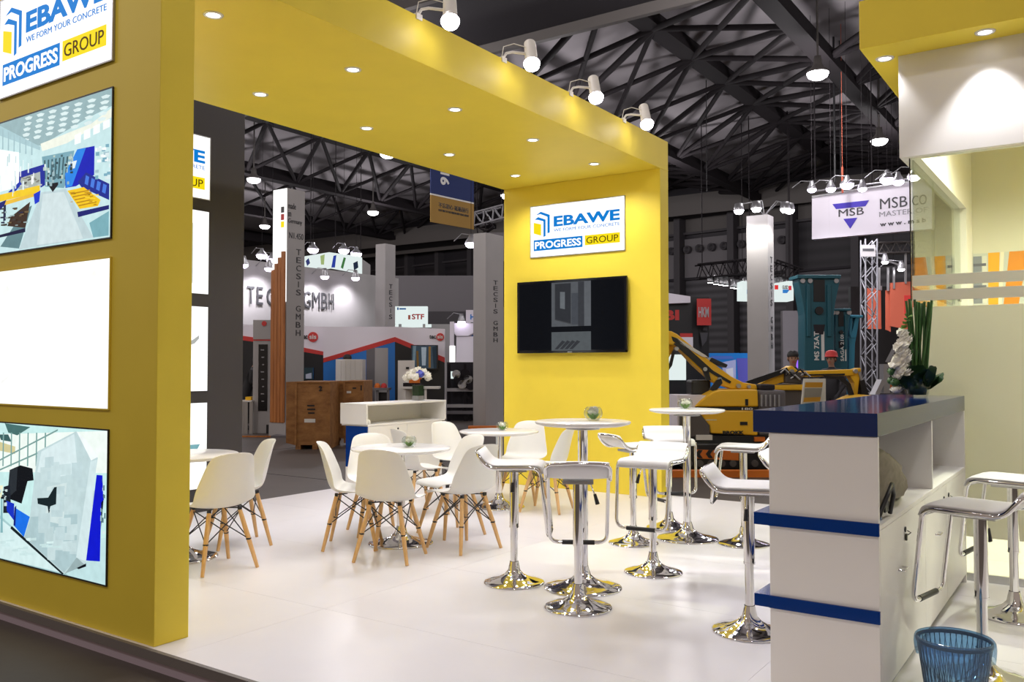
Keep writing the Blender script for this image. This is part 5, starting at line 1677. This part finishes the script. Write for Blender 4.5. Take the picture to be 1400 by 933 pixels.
# blue banner wall and pale partition
C = Cam('blue_banner_wall', 'low blue and white printed banner wall behind the yellow machine arm', 'banner', 1005, 27)
C.box('banner_wall', 'print_blue', 970, 1036, 483, 999, 0, 0.1)
C.prt('banner_print', [((70, 110, 200), [(972, 487), (1000, 487), (1004, 491), (972, 492)]), ((170, 180, 226), [(985, 496), (1006, 492), (1006, 530), (996, 530)]), ((90, 90, 190), [(1007, 490), (1034, 490), (1034, 530), (1010, 530)]), ((220, 224, 236), [(992, 505), (1002, 503), (1003, 520), (996, 522)])], -0.002)
C = Cam('pale_partition', 'pale grey partition with a purple screen left of the teal hammer', 'partition', 1085, 27)
C.box('partition_panel', 'hall_pale', 1070, 1102, 425, 999, 0, 0.2)
C.box('purple_screen', 'lit_purple', 1089, 1101, 492, 506, -0.08, -0.001)
# --- rock breakers
def breaker(label, xl, xr, yt, yb, D, m, word, wx, slim=False):
    C = Cam('rock_breaker', label, 'rock breaker', (xl + xr) / 2, D, 'teal rock breakers')
    w = xr - xl
    def X(u):
        return xl + w * u
    h = yb - yt
    def Y(v):
        return yt + h * v
    C.solid('side_plate', m, [(X(0.0), Y(0.02)), (X(1.0), Y(0.02)), (X(1.0), Y(0.075)), (X(0.90), Y(0.28)), (X(0.86), Y(0.40)), (X(0.86), Y(1.0)), (X(0.14), Y(1.0)), (X(0.14), Y(0.40)), (X(0.10), Y(0.28)), (X(0.0), Y(0.075))], 0.0, 0.5, bevel=0.02)
    C.box('top_plate', m, X(-0.03), X(1.03), Y(0.0), Y(0.035), -0.08, 0.6, bevel=0.01)
    for u in (0.10, 0.28, 0.92):
        a = C.P(X(u), Y(0.06), -0.03)
        MB().cyl((a[0], -0.04, a[1]), (a[0], -0.0005, a[1]), 0.06, n=10).build('bolt', 'steel_pale', C.t)
    C.box('dark_window', 'black', X(0.36), X(0.64), Y(0.05), Y(0.27), -0.015, -0.0005)
    a = C.P(X(0.5), Y(0.36), -0.03)
    MB().cyl((a[0], -0.05, a[1]), (a[0], -0.0005, a[1]), w * 0.10 * D / FPX, n=20).build('badge', 'black', C.t)
    C.solid('recess', 'hall_dark', [(X(0.36), Y(0.50)), (X(0.64), Y(0.50)), (X(0.60), Y(0.60)), (X(0.40), Y(0.60))], -0.01, -0.0005)
    C.box('rib', m, X(0.20), X(0.30), Y(0.10), Y(0.62), -0.06, -0.0005, bevel=0.01)
    C.box('rib', m, X(0.70), X(0.80), Y(0.10), Y(0.62), -0.06, -0.0005, bevel=0.01)
    C.box('tool_bit', 'steel_mid', X(0.42), X(0.58), Y(1.0), 999, 0.15, 0.35)
    if word:
        C.txt(word, X(wx[0]), X(wx[1]), Y(wx[2]), Y(wx[3]), -0.001, 'sticker_white', 0.02, turn=1)
        C.box('name_bar', 'sticker_white', X(wx[1] + 0.05), X(wx[1] + 0.13), Y(wx[2]), Y(wx[3]), -0.008, -0.0005)
    return C
breaker('largest teal rock breaker, upright, with white lettering', 1092, 1148, 376, 512, 21.5, 'teal', 'MS 75AT', (0.37, 0.50, 0.57, 0.86))
breaker('middle teal rock breaker leaning behind the largest one', 1137, 1163, 422, 512, 21.9, 'teal', 'SAGA 210H', (0.45, 0.65, 0.36, 0.80))
C = Cam('rock_breaker', 'slimmest light teal breaker beside the lattice tower', 'rock breaker', 1172, 22.1, 'teal rock breakers')
C.box('top_plate', 'teal_light', 1163, 1180, 431, 434.5, -0.05, 0.4, bevel=0.01)
C.solid('arm_plate', 'teal_light', [(1170, 434), (1175, 434), (1172, 455), (1169, 470), (1168, 510), (1160, 510), (1161, 462), (1166, 450)], 0, 0.3, bevel=0.01)
C.solid('arm_plate', 'teal_light', [(1163, 434), (1166, 434), (1165, 452), (1162, 462), (1161, 455)], 0, 0.3, bevel=0.01)
C.box('cross_piece', 'teal_light', 1163, 1170, 458, 462, -0.02, 0.3)
C.box('lower_tube', 'teal_light', 1161, 1167, 480, 999, 0.05, 0.25)
# --- hanging sign MSB
C = Cam('hanging_sign', 'large hanging white sign with violet blue triangle logo and dark letters', 'sign', 1180, 25, rz=YAW - math.radians(40))
C.solid('sign_board', 'booth_lilac', [(1110, 270.5), (1274, 245), (1274, 313), (1110, 327.5)], 0, 0.25)
C.solid('top_rail', 'steel_pale', [(1110, 268), (1274, 242), (1274, 245), (1110, 270.5)], -0.03, 0.3)
C.solid('logo_band', 'print_violet' if 'print_violet' in M else 'print_blue', [(1138, 279.3), (1188, 273.8), (1183, 282), (1143, 286)], -0.012, -0.0005)
C.solid('logo_tip', 'print_blue', [(1153, 299.5), (1172, 297.8), (1162.3, 312.8)], -0.012, -0.0005)
mat('print_violet', (0.06, 0.035, 0.50, 1), 0.5)
for ch in C.t.children:
    if ch.name.startswith('logo_'):
        ch.data.materials[0] = M['print_violet']
slanted(C, 'MSB', 1146.5, 1181, 287, 297, -0.06, 'letter_dark', 0.0)
slanted(C, 'MSB', 1203, 1240.5, 272, 286.5, -0.10, 'letter_dark', 0.0)
slanted(C, 'CO', 1247, 1267, 268, 281.5, -0.10, 'letter_dark', 0.0)
slanted(C, 'MASTER OF', 1202, 1268, 290, 297, -0.06, 'letter_grey', 0.0)
slanted(C, 'w w w . m s b', 1203, 1266, 304, 310, -0.06, 'letter_dark', 0.03)
C.box('board_joint', 'letter_grey', 1133.2, 1133.8, 268, 326, -0.004, -0.0005)
pr = MB()
for x in (1112, 1190, 1270):
    a = C.P(x, 262)
    MB().cyl((a[0], 0.15, a[1]), (a[0], 0.15, 11.35), 0.02, n=5).build('hanging_wire', 'steel_dark', C.t)
pa = C.P(1110, 262, -0.2); pb = C.P(1274, 236, -0.2)
MB().cyl((pa[0], -0.2, pa[1]), (pb[0], -0.2, pa[1]), 0.03, n=6).build('lamp_rail', 'steel_pale', C.t)
for i, (x, y, l, rr) in enumerate(((1110, 259, 'at its left end', 0.13), (1136, 258, 'second from the left', 0.14), (1158, 252, 'large one above its logo', 0.19), (1179, 258, 'small one above its logo', 0.12), (1213, 245, 'large one above its name', 0.19), (1228, 248, 'beside the glass edge', 0.15), (1250, 241, 'seen through the room glass', 0.17))):
    clip_lamp(at(x, y, 24.4 - 0.02 * (x - 1110)), 'violet white lamp over the hanging white sign, ' + l, 'lamp_violet', 220, rr, (0.0, 0.0, -1), 'lamps over the hanging sign', hang=True)
tag(MB().cyl((0, 0, 0), (0, 0, 0.75), 0.03, n=8).cyl((0, 0, 0.75), (0, 0, 4.9), 0.008, n=5).build('red_hoist_cable', 'orange_red'), 'short red hoist cable above the hanging white sign', 'cable').location = at(1152, 264, 24.8)
# --- lattice tower and orange hanging cloths
C = Cam('lattice_tower', 'grey lattice tower with small name plate under the hanging white sign', 'truss tower', 1188, 24)
lattice(C, 'tower', (1188, 575), (1188, 328), 0.32, 14, 'tower_grey', tube=0.022)
C.box('name_plate', 'booth_grey', 1177.5, 1197, 335, 351, -0.25, -0.2)
C.box('name_mark', 'letter_dark', 1179.5, 1195, 340, 343.5, -0.256, -0.2505)
C = Cam('cross_truss', 'dark lattice crossbar with two clip lamps right of the lattice tower', 'truss', 1220, 25)
lattice(C, 'truss', (1198, 340), (1262, 338), 0.3, 8, 'steel_mid', tube=0.025)
for a, b_ in (((1200, 352), (1238, 366)), ((1214, 366), (1214, 398)), ((1222, 366), (1222, 395)), ((1202, 366), (1202, 396)), ((1238, 346), (1238, 388))):
    C.bar('hanger', 'steel_pale', a, b_, 0.05, 0.05, 0.0)
for i, (x, y) in enumerate(((1210, 358), (1232, 368))):
    clip_lamp(at(x, y, 24.7), 'small white clip lamp under the dark crossbar, ' + ['upper', 'lower'][i], 'lamp', 0, 0.10, group='clip lamps under crossbar')
C = Cam('orange_cloth', 'tall orange red cloth panel left of the lettered one', 'banner', 1198, 25.5, 'orange cloths')
C.box('cloth', 'orange_red', 1186, 1205, 394, 450, 0, 0.03)
C.box('clip', 'steel_pale', 1201, 1206, 391, 397, -0.02, 0.05)
for x in (1190, 1203):
    a = C.P(x, 395)
    MB().cyl((a[0], 0.015, a[1]), (a[0], 0.015, 11.35), 0.006, n=5).build('hanging_wire', 'steel_dark', C.t)
C = Cam('orange_cloth', 'large orange red cloth panel with a faint letter behind the flowers', 'banner', 1230, 25, 'orange cloths')
C.solid('cloth', 'orange_red', [(1217, 387), (1262, 384), (1262, 455), (1217, 446)], 0, 0.03)
C.solid('cloth_fold', 'orange_red', [(1211, 397), (1218, 396), (1218, 454), (1211, 451)], 0.06, 0.09)
for x in (1222, 1255):
    a = C.P(x, 388)
    MB().cyl((a[0], 0.015, a[1]), (a[0], 0.015, 11.35), 0.006, n=5).build('hanging_wire', 'steel_dark', C.t)
C.txt('E', 1236, 1246, 404, 430, -0.001, 'red', 0.06)
C = Cam('dark_stand', 'black backdrop under the orange cloths', 'backdrop', 1218, 27)
C.box('backdrop_panel', 'black', 1163, 1275, 392, 999, 0, 0.2)
C = Cam('machine_parts', 'low pile of grey and orange machine parts behind the counter', 'machine', 1210, 17)
C.box('parts_frame', 'steel_mid', 1196, 1240, 538, 999, 0, 0.6)
C.solid('plate', 'steel_pale', [(1196, 540), (1206, 519), (1211, 521), (1202, 541)], -0.05, 0.2)
C.box('block', 'steel_pale', 1208, 1217, 498, 540, 0.1, 0.3)
C.solid('orange_link', 'orange', [(1204, 531), (1226, 533), (1238, 500), (1232, 490), (1224, 522), (1206, 526)], 0.2, 0.4)
C.solid('grey_link', 'steel_mid', [(1216, 495), (1228, 472), (1234, 476), (1222, 500)], 0.15, 0.35)
# ------------------------------------------------------------------ demolition machines behind the far bar table
C = Cam('machine_stage', 'low grey display stage with an orange front edge under the machines', 'stage', 1000, 11.9)
C.box('stage_slab', 'hall_pale', 900, 1130, 657, 663, 0.16, 5.0)
bx('edge_strip', 'orange', C.t, *C.rect(900, 1130, 650, 656, 0.0)[:2], 0.0, 0.15, 0.0, 0.09)
STZ = 0.0
C = Cam('demolition_robot', 'yellow remote demolition robot with raised folding arm and black tracks', 'machine', 995, 12.8)
# upper and lower body covers
C.solid('upper_cover', 'machine_yellow', [(950, 556.5), (957, 549), (967, 541), (978, 535), (986, 533), (1036, 533), (1037, 556.5)], 0, 0.75, bevel=0.02)
C.solid('body_stripe', 'black', [(953, 557), (1037, 557), (1036, 561), (955, 561)], 0.02, 0.73)
C.solid('lower_cover', 'machine_yellow', [(955, 561.5), (1036, 561.5), (1036, 596), (972, 593), (970, 582), (962, 573)], 0, 0.75, bevel=0.02)
C.solid('front_shield', 'booth_lilac', [(926, 541), (967, 541), (950, 556), (954, 562), (926, 600)], 0.05, 0.7)
C.solid('front_dark', 'steel_mid', [(930, 562), (954, 562), (970, 582), (970, 596), (930, 598)], -0.03, 0.049)
C.box('slot', 'black', 1019, 1023, 546, 555, -0.012, -0.0005)
C.box('slot', 'black', 1012, 1022, 577, 581.5, -0.012, -0.0005)
C.txt('BROKK', 988, 1017, 589.3, 594.3, -0.001, 'black', 0.05)
C.txt('180', 1014, 1029, 557.6, 561, -0.001, 'sticker_white', 0.02)
C.box('pale_stripe', 'sticker_white', 965, 980, 574, 575, -0.004, -0.0005)
# rear engine block
C.box('engine_block', 'hall_pale', 1037, 1075, 534, 596, 0.05, 0.7, bevel=0.03)
for k in range(5):
    C.box('cooling_fin', 'steel_pale', 1040 + k * 6, 1042.5 + k * 6, 540, 556, 0.02, 0.0495)
C.box('engine_cap', 'hall_dark', 1040, 1060, 526, 533.5, 0.1, 0.5, bevel=0.02)
# undercarriage
C.box('chassis', 'black', 935, 1075, 596, 612, 0.0, 0.75)
tr = C.poly([(930, 612), (938, 606), (1066, 606), (1074, 614), (1074, 634), (1064, 642), (944, 642), (931, 634)], -0.06)
MB().prism(tr, -0.12, 0.20).build('track', 'black', C.t, 0.02)
MB().prism(tr, 0.55, 0.87).build('track', 'black', C.t, 0.02)
C.solid('track_guard', 'orange', [(950, 615), (1010, 617), (1010, 630), (950, 627)], -0.14, -0.121)
for k in range(3):
    C.solid('guard_chevron', 'black', [(955 + k * 14, 615.6), (961 + k * 14, 615.8), (957 + k * 14, 621.5), (961 + k * 14, 627), (955 + k * 14, 626.6), (951 + k * 14, 621)], -0.15, -0.1405)
for k in range(9):
    a = C.P(942 + k * 15, 634, -0.13)
    MB().cyl((a[0], -0.15, a[1]), (a[0], -0.121, a[1]), 0.05, n=12).build('road_wheel', 'steel_mid', C.t)
for x0, x1 in ((938, 962), (1046, 1072)):
    C.solid('outrigger', 'black', [(x0, 600), (x1, 600), (x1 + 4, 640), (x0 - 4, 640)], 0.21, 0.5)
C.box('outrigger_pad', 'orange', 1032, 1046, 598, 604, -0.05, 0.2)
C.box('white_fitting', 'sticker_white', 952, 974, 595, 602, -0.06, -0.0005)
# folding arm
C.solid('boom', 'machine_yellow', [(905, 452), (918, 453), (926, 457), (962, 487), (1000, 515), (1016, 523), (1034, 526), (1036, 533), (1000, 532), (976, 523), (950, 500), (925, 473), (908, 470)], 0.25, 0.52, bevel=0.015)
C.solid('boom_pad', 'sticker_white', [(925, 462), (935, 468), (965, 486), (968, 489), (960, 488), (930, 470)], 0.235, 0.2495)
C.solid('boom_groove', 'black', [(918, 460), (926, 463), (975, 507), (1000, 522), (998, 525), (970, 509), (920, 466)], 0.235, 0.2495)
C.solid('hydraulic_cylinder', 'black', [(921, 470), (926, 469), (968, 502), (972, 520), (966, 521), (960, 505)], 0.20, 0.2345)
C.solid('hydraulic_cylinder', 'black', [(970, 533), (980, 520), (986, 518), (988, 524), (978, 536)], 0.15, 0.2)
C.solid('boom_cap', 'black', [(973, 489), (995, 499), (993, 503), (970, 494)], 0.24, 0.53)
C.solid('upper_link', 'machine_yellow', [(905, 452), (912, 452), (922, 466), (921, 478), (912, 494), (905, 492)], 0.53, 0.72, bevel=0.01)
C.solid('hose', 'black', [(920, 480), (923, 482), (919, 500), (912, 510), (910, 506), (916, 496)], 0.40, 0.46)
for x, y, r in ((925, 477, 2.8), (964, 505, 2.8), (984, 519, 3.0), (1010, 528, 3.0), (1024, 529, 2.4)):
    a = C.P(x, y, 0.2)
    MB().cyl((a[0], 0.18, a[1]), (a[0], 0.25, a[1]), r * 12.8 / FPX, n=14).build('pivot_pin', 'steel_pale', C.t)
C.box('dark_mass', 'black', 945, 972, 520, 541, 0.40, 0.8, bevel=0.03)
# ---- second machine, its arm reaching right
C = Cam('demolition_robot', 'second yellow robot with long horizontal arm behind the blue counter top', 'machine', 1090, 14.2)
C.solid('lower_boom', 'machine_yellow', [(1027, 534), (1044, 522), (1075, 505), (1083, 500), (1092, 508), (1090, 520), (1066, 524), (1042, 535)], 0.2, 0.5, bevel=0.015)
C.solid('boom_cylinder', 'black', [(1020, 522), (1076, 503), (1079, 508), (1028, 528)], 0.12, 0.19)
C.solid('upper_boom', 'machine_yellow', [(1090, 508), (1104, 507.5), (1170, 505), (1177, 503), (1178, 509), (1166, 514), (1130, 515), (1100, 516)], 0.2, 0.45, bevel=0.015)
C.solid('boom_groove', 'black', [(1092, 512), (1155, 511), (1155, 513.5), (1092, 514)], 0.185, 0.1995)
C.solid('arm_link', 'machine_yellow', [(1163, 508), (1177, 506), (1172, 545), (1160, 545), (1161, 541), (1167, 540), (1168, 524), (1163, 516)], 0.22, 0.42, bevel=0.01)
C.solid('hose', 'black', [(1128, 514), (1152, 515), (1163, 525), (1168, 540), (1162, 541), (1158, 528), (1148, 519), (1128, 518)], 0.12, 0.185)
C.solid('link_cylinder', 'steel_pale', [(1173, 508), (1176, 507), (1180, 520), (1177, 521)], 0.2, 0.28)
C.solid('breaker_tool', 'black', [(1176, 521), (1182, 519), (1190, 548), (1180, 550)], 0.18, 0.42)
C.box('joint_block', 'steel_mid', 1074, 1096, 509, 524, 0.1, 0.5, bevel=0.02)
for k in range(5):
    a = C.P(1068 + k * 7, 510 + (k % 3) * 4, 0.05)
    MB().tube([(a[0], 0.08, a[1]), (a[0] + 0.06, 0.05, a[1] + 0.06), (a[0] + 0.14, 0.06, a[1] - 0.02)], 0.016, 6).build('hydraulic_hose', 'black' if k % 2 else 'steel_pale', C.t)
C.box('body_cover', 'steel_mid', 1030, 1100, 526, 600, 0.15, 0.9, bevel=0.05)
C.solid('body_top', 'machine_yellow', [(1030, 534), (1060, 527), (1100, 526), (1100, 534)], 0.1, 0.95, bevel=0.02)
C.box('undercarriage', 'black', 1020, 1120, 600, 628, 0.0, 0.9)
for x, y in ((1083, 508), (1096, 512), (1170, 508), (1165, 542)):
    a = C.P(x, y, 0.15)
    MB().cyl((a[0], 0.14, a[1]), (a[0], 0.22, a[1]), 0.035, n=12).build('pivot_pin', 'steel_pale', C.t)
C = Cam('info_stand', 'grey information panel with yellow banded print behind the counter top', 'display stand', 1112, 11.6)
C.solid('panel_board', 'sticker_white', [(1100, 518), (1129, 518), (1129, 552), (1096, 556)], 0, 0.05)
C.prt('panel_print', [((205, 150, 40), [(1101, 523), (1125, 523), (1124, 530), (1100, 530)]), ((150, 146, 140), [(1100, 531), (1124, 531), (1122, 543), (1099, 544)]), ((205, 150, 40), [(1099, 544), (1122, 543), (1121, 549), (1098, 550)])], 0.0)
C.box('stand_post', 'steel_mid', 1110, 1116, 553, 640, 0.01, 0.05)
C.box('stand_foot', 'steel_mid', 1100, 1126, 640, 646, -0.1, 0.2)
C = Cam('demolition_robot', 'yellow machine cover just visible above the counter behind the flowers', 'machine', 1190, 13.5)
C.solid('machine_cover', 'machine_yellow', [(1160, 551), (1175, 544), (1200, 541), (1203, 545), (1203, 600), (1160, 600)], 0, 0.7, bevel=0.03)
C.box('undercarriage', 'black', 1160, 1203, 600, 632, 0.0, 0.7)

# ------------------------------------------------------------------ people
def person_mat(name, cloth, neck_z, skin=(0.42, 0.24, 0.16, 1)):
    m = bpy.data.materials.new(name)
    m.use_nodes = True
    nt = m.node_tree
    b = nt.nodes['Principled BSDF']
    b.inputs['Roughness'].default_value = 0.7
    tc = nt.nodes.new('ShaderNodeTexCoord')
    sp = nt.nodes.new('ShaderNodeSeparateXYZ')
    gt = nt.nodes.new('ShaderNodeMath'); gt.operation = 'GREATER_THAN'; gt.inputs[1].default_value = neck_z
    mx = nt.nodes.new('ShaderNodeMix'); mx.data_type = 'RGBA'
    mx.inputs['A'].default_value = cloth; mx.inputs['B'].default_value = skin
    nt.links.new(tc.outputs['Object'], sp.inputs[0]); nt.links.new(sp.outputs['Z'], gt.inputs[0])
    nt.links.new(gt.outputs[0], mx.inputs['Factor']); nt.links.new(mx.outputs['Result'], b.inputs['Base Color'])
    M[name] = m
    return m
def person(label, loc, rz, cloth, lean=0.0, arm=0.0, hat=None, hair=True):
    """standing figure, local +y is forward; lean bends the trunk forward, arm lifts the forearms"""
    t = thing('person', label, 'person', loc, rz)
    V = []; E = []; R = []
    def v(p, r):
        V.append(p); R.append(r); return len(V) - 1
    hip = v((0, 0, 0.95), 0.145)
    cx = lambda z: lean * (z - 0.95)
    waist = v((0, cx(1.1), 1.10), 0.135)
    chest = v((0, cx(1.32), 1.32), 0.16)
    neck0 = v((0, cx(1.45), 1.46), 0.075)
    neck = v((0, cx(1.5) + 0.01, 1.53), 0.055)
    jaw = v((0, cx(1.58) + 0.035, 1.585), 0.072)
    head = v((0, cx(1.66) + 0.02, 1.66), 0.098)
    crown = v((0, cx(1.72) + 0.01, 1.735), 0.07)
    E += [(hip, waist), (waist, chest), (chest, neck0), (neck0, neck), (neck, jaw), (jaw, head), (head, crown)]
    for s in (-1, 1):
        sh = v((s * 0.19, cx(1.41), 1.41), 0.062)
        el = v((s * 0.25, cx(1.41) - 0.02, 1.13), 0.046)
        wr = v((s * 0.20, cx(1.41) + 0.10 + 0.16 * arm, 0.92 + 0.18 * arm), 0.034)
        pm = v((s * 0.19, cx(1.41) + 0.17 + 0.18 * arm, 0.86 + 0.20 * arm), 0.036)
        E += [(chest, sh), (sh, el), (el, wr), (wr, pm)]
        for k in range(4):
            a = v((s * (0.165 + 0.018 * k), cx(1.41) + 0.215 + 0.18 * arm, 0.82 + 0.20 * arm), 0.010)
            c = v((s * (0.165 + 0.018 * k), cx(1.41) + 0.235 + 0.18 * arm, 0.775 + 0.20 * arm + 0.006 * abs(k - 1)), 0.008)
            E += [(pm, a), (a, c)]
        th = v((s * 0.145, cx(1.41) + 0.20 + 0.18 * arm, 0.855 + 0.20 * arm), 0.011)
        E += [(pm, th)]
        hp = v((s * 0.095, 0, 0.90), 0.095)
        kn = v((s * 0.10, 0.02, 0.50), 0.062)
        an = v((s * 0.10, -0.02, 0.09), 0.042)
        to = v((s * 0.11, 0.15, 0.035), 0.035)
        E += [(hip, hp), (hp, kn), (kn, an), (an, to)]
    me = bpy.data.meshes.new('body')
    me.from_pydata(V, E, [])
    nm = 'person_' + str(len([m for m in M if m.startswith('person_')]))
    me.materials.append(person_mat(nm, cloth, 1.50))
    o = bpy.data.objects.new('body', me)
    COL.objects.link(o); o.parent = t
    sk = o.modifiers.new('skin', 'SKIN')
    sk.use_smooth_shade = True
    for i, r in enumerate(R):
        sv = me.skin_vertices[0].data[i]
        sv.radius = (r, r)
        sv.use_root = (i == 0)
    sb = o.modifiers.new('sub', 'SUBSURF'); sb.levels = 1; sb.render_levels = 1
    hy = cx(1.66)
    f = MB()
    for s in (-1, 1):
        f.ball((s * 0.033, hy + 0.105, 1.665), 0.011, 8, 6)
    f.build('eyes', 'hair', t)
    MB().prism([(-0.014, 1.615), (0.014, 1.615), (0.006, 1.66), (-0.006, 1.66)], hy + 0.09, hy + 0.13).build('nose', 'skin_tone', t)
    MB().box(-0.025, 0.025, hy + 0.085, hy + 0.106, 1.588, 1.597).build('mouth', 'red', t)
    for s in (-1, 1):
        MB().ball((s * 0.094, hy + 0.02, 1.655), (0.012, 0.02, 0.032), 8, 6).build('ear', 'skin_tone', t)
    if hair:
        MB().lathe([(0.104, 0.0), (0.108, 0.04), (0.092, 0.085), (0.05, 0.115), (0, 0.122)], 16, (0, hy + 0.005, 1.69)).ball((0, hy - 0.03, 1.66), (0.10, 0.085, 0.085), 12, 8).build('hair', 'hair', t)
    if hat:
        MB().lathe([(0.145, 0.0), (0.125, 0.01), (0.122, 0.06), (0.10, 0.11), (0.05, 0.135), (0, 0.14)], 18, (0, hy + 0.01, 1.705)).build('helmet', hat, t)
    return t
def ground(x, D):
    p = at(x, 500, D)
    return (p.x, p.y, HF)
pp_ = person('person in a black shirt with a yellow lanyard leaning over a white table', ground(337, 20.5), math.radians(-50), (0.012, 0.012, 0.014, 1), 0.35, 0.6)
MB().tube([(0.05, 0.13, 1.45), (0.03, 0.27, 1.30), (0, 0.26, 1.15), (-0.03, 0.27, 1.30), (-0.05, 0.13, 1.45)], 0.012, 6).build('lanyard', 'lit_brown', pp_)
person('person whose dark hair shows above the white slatted cupboard', ground(475, 21.72), math.radians(200), (0.05, 0.06, 0.12, 1), 0.0, 0.0)
person('person with short dark hair standing behind the second yellow machine', ground(1084, 16.2), math.radians(205), (0.03, 0.03, 0.035, 1), 0.0, 0.3)
person('person wearing a red helmet and dark clothes near the teal breakers', ground(1137, 17.8), math.radians(170), (0.02, 0.02, 0.025, 1), 0.0, 0.2, hat='red', hair=True)
C = Cam('white_table', 'white table with two tubular legs beside the person in black', 'table', 337, 19.9)
C.box('table_board', 'white', 325, 343.5, 548, 550, -0.5, 0.1)
for x in (329, 334, 341):
    C.box('leg', 'chrome_dull', x, x + 0.8, 550, 999, -0.45, -0.43)
C.box('yellow_cloth', 'machine_yellow', 335.5, 343, 543, 547.6, -0.3, 0.0)
# loose hoist cables under the roof
for i, (x, y0, y1, D, l) in enumerate(((1140, 95, 250, 26, 'thicker'), (1148, 100, 250, 26.3, 'thin'), (966, 205, 262, 30, 'short'))):
    a = at(x, y0, D); b_ = at(x, y1, D)
    tag(MB().cyl((0, 0, b_.z), (0, 0, 11.35), 0.035 if i == 0 else 0.015, n=6).build('hoist_cable', 'black'), ['thick dark hoist cable hanging from the roof by the yellow canopy', 'thin dark hoist cable hanging beside the thick one', 'short dark cable hanging from roof above the pale pylon'][i], 'cable').location = (a.x, a.y, 0)
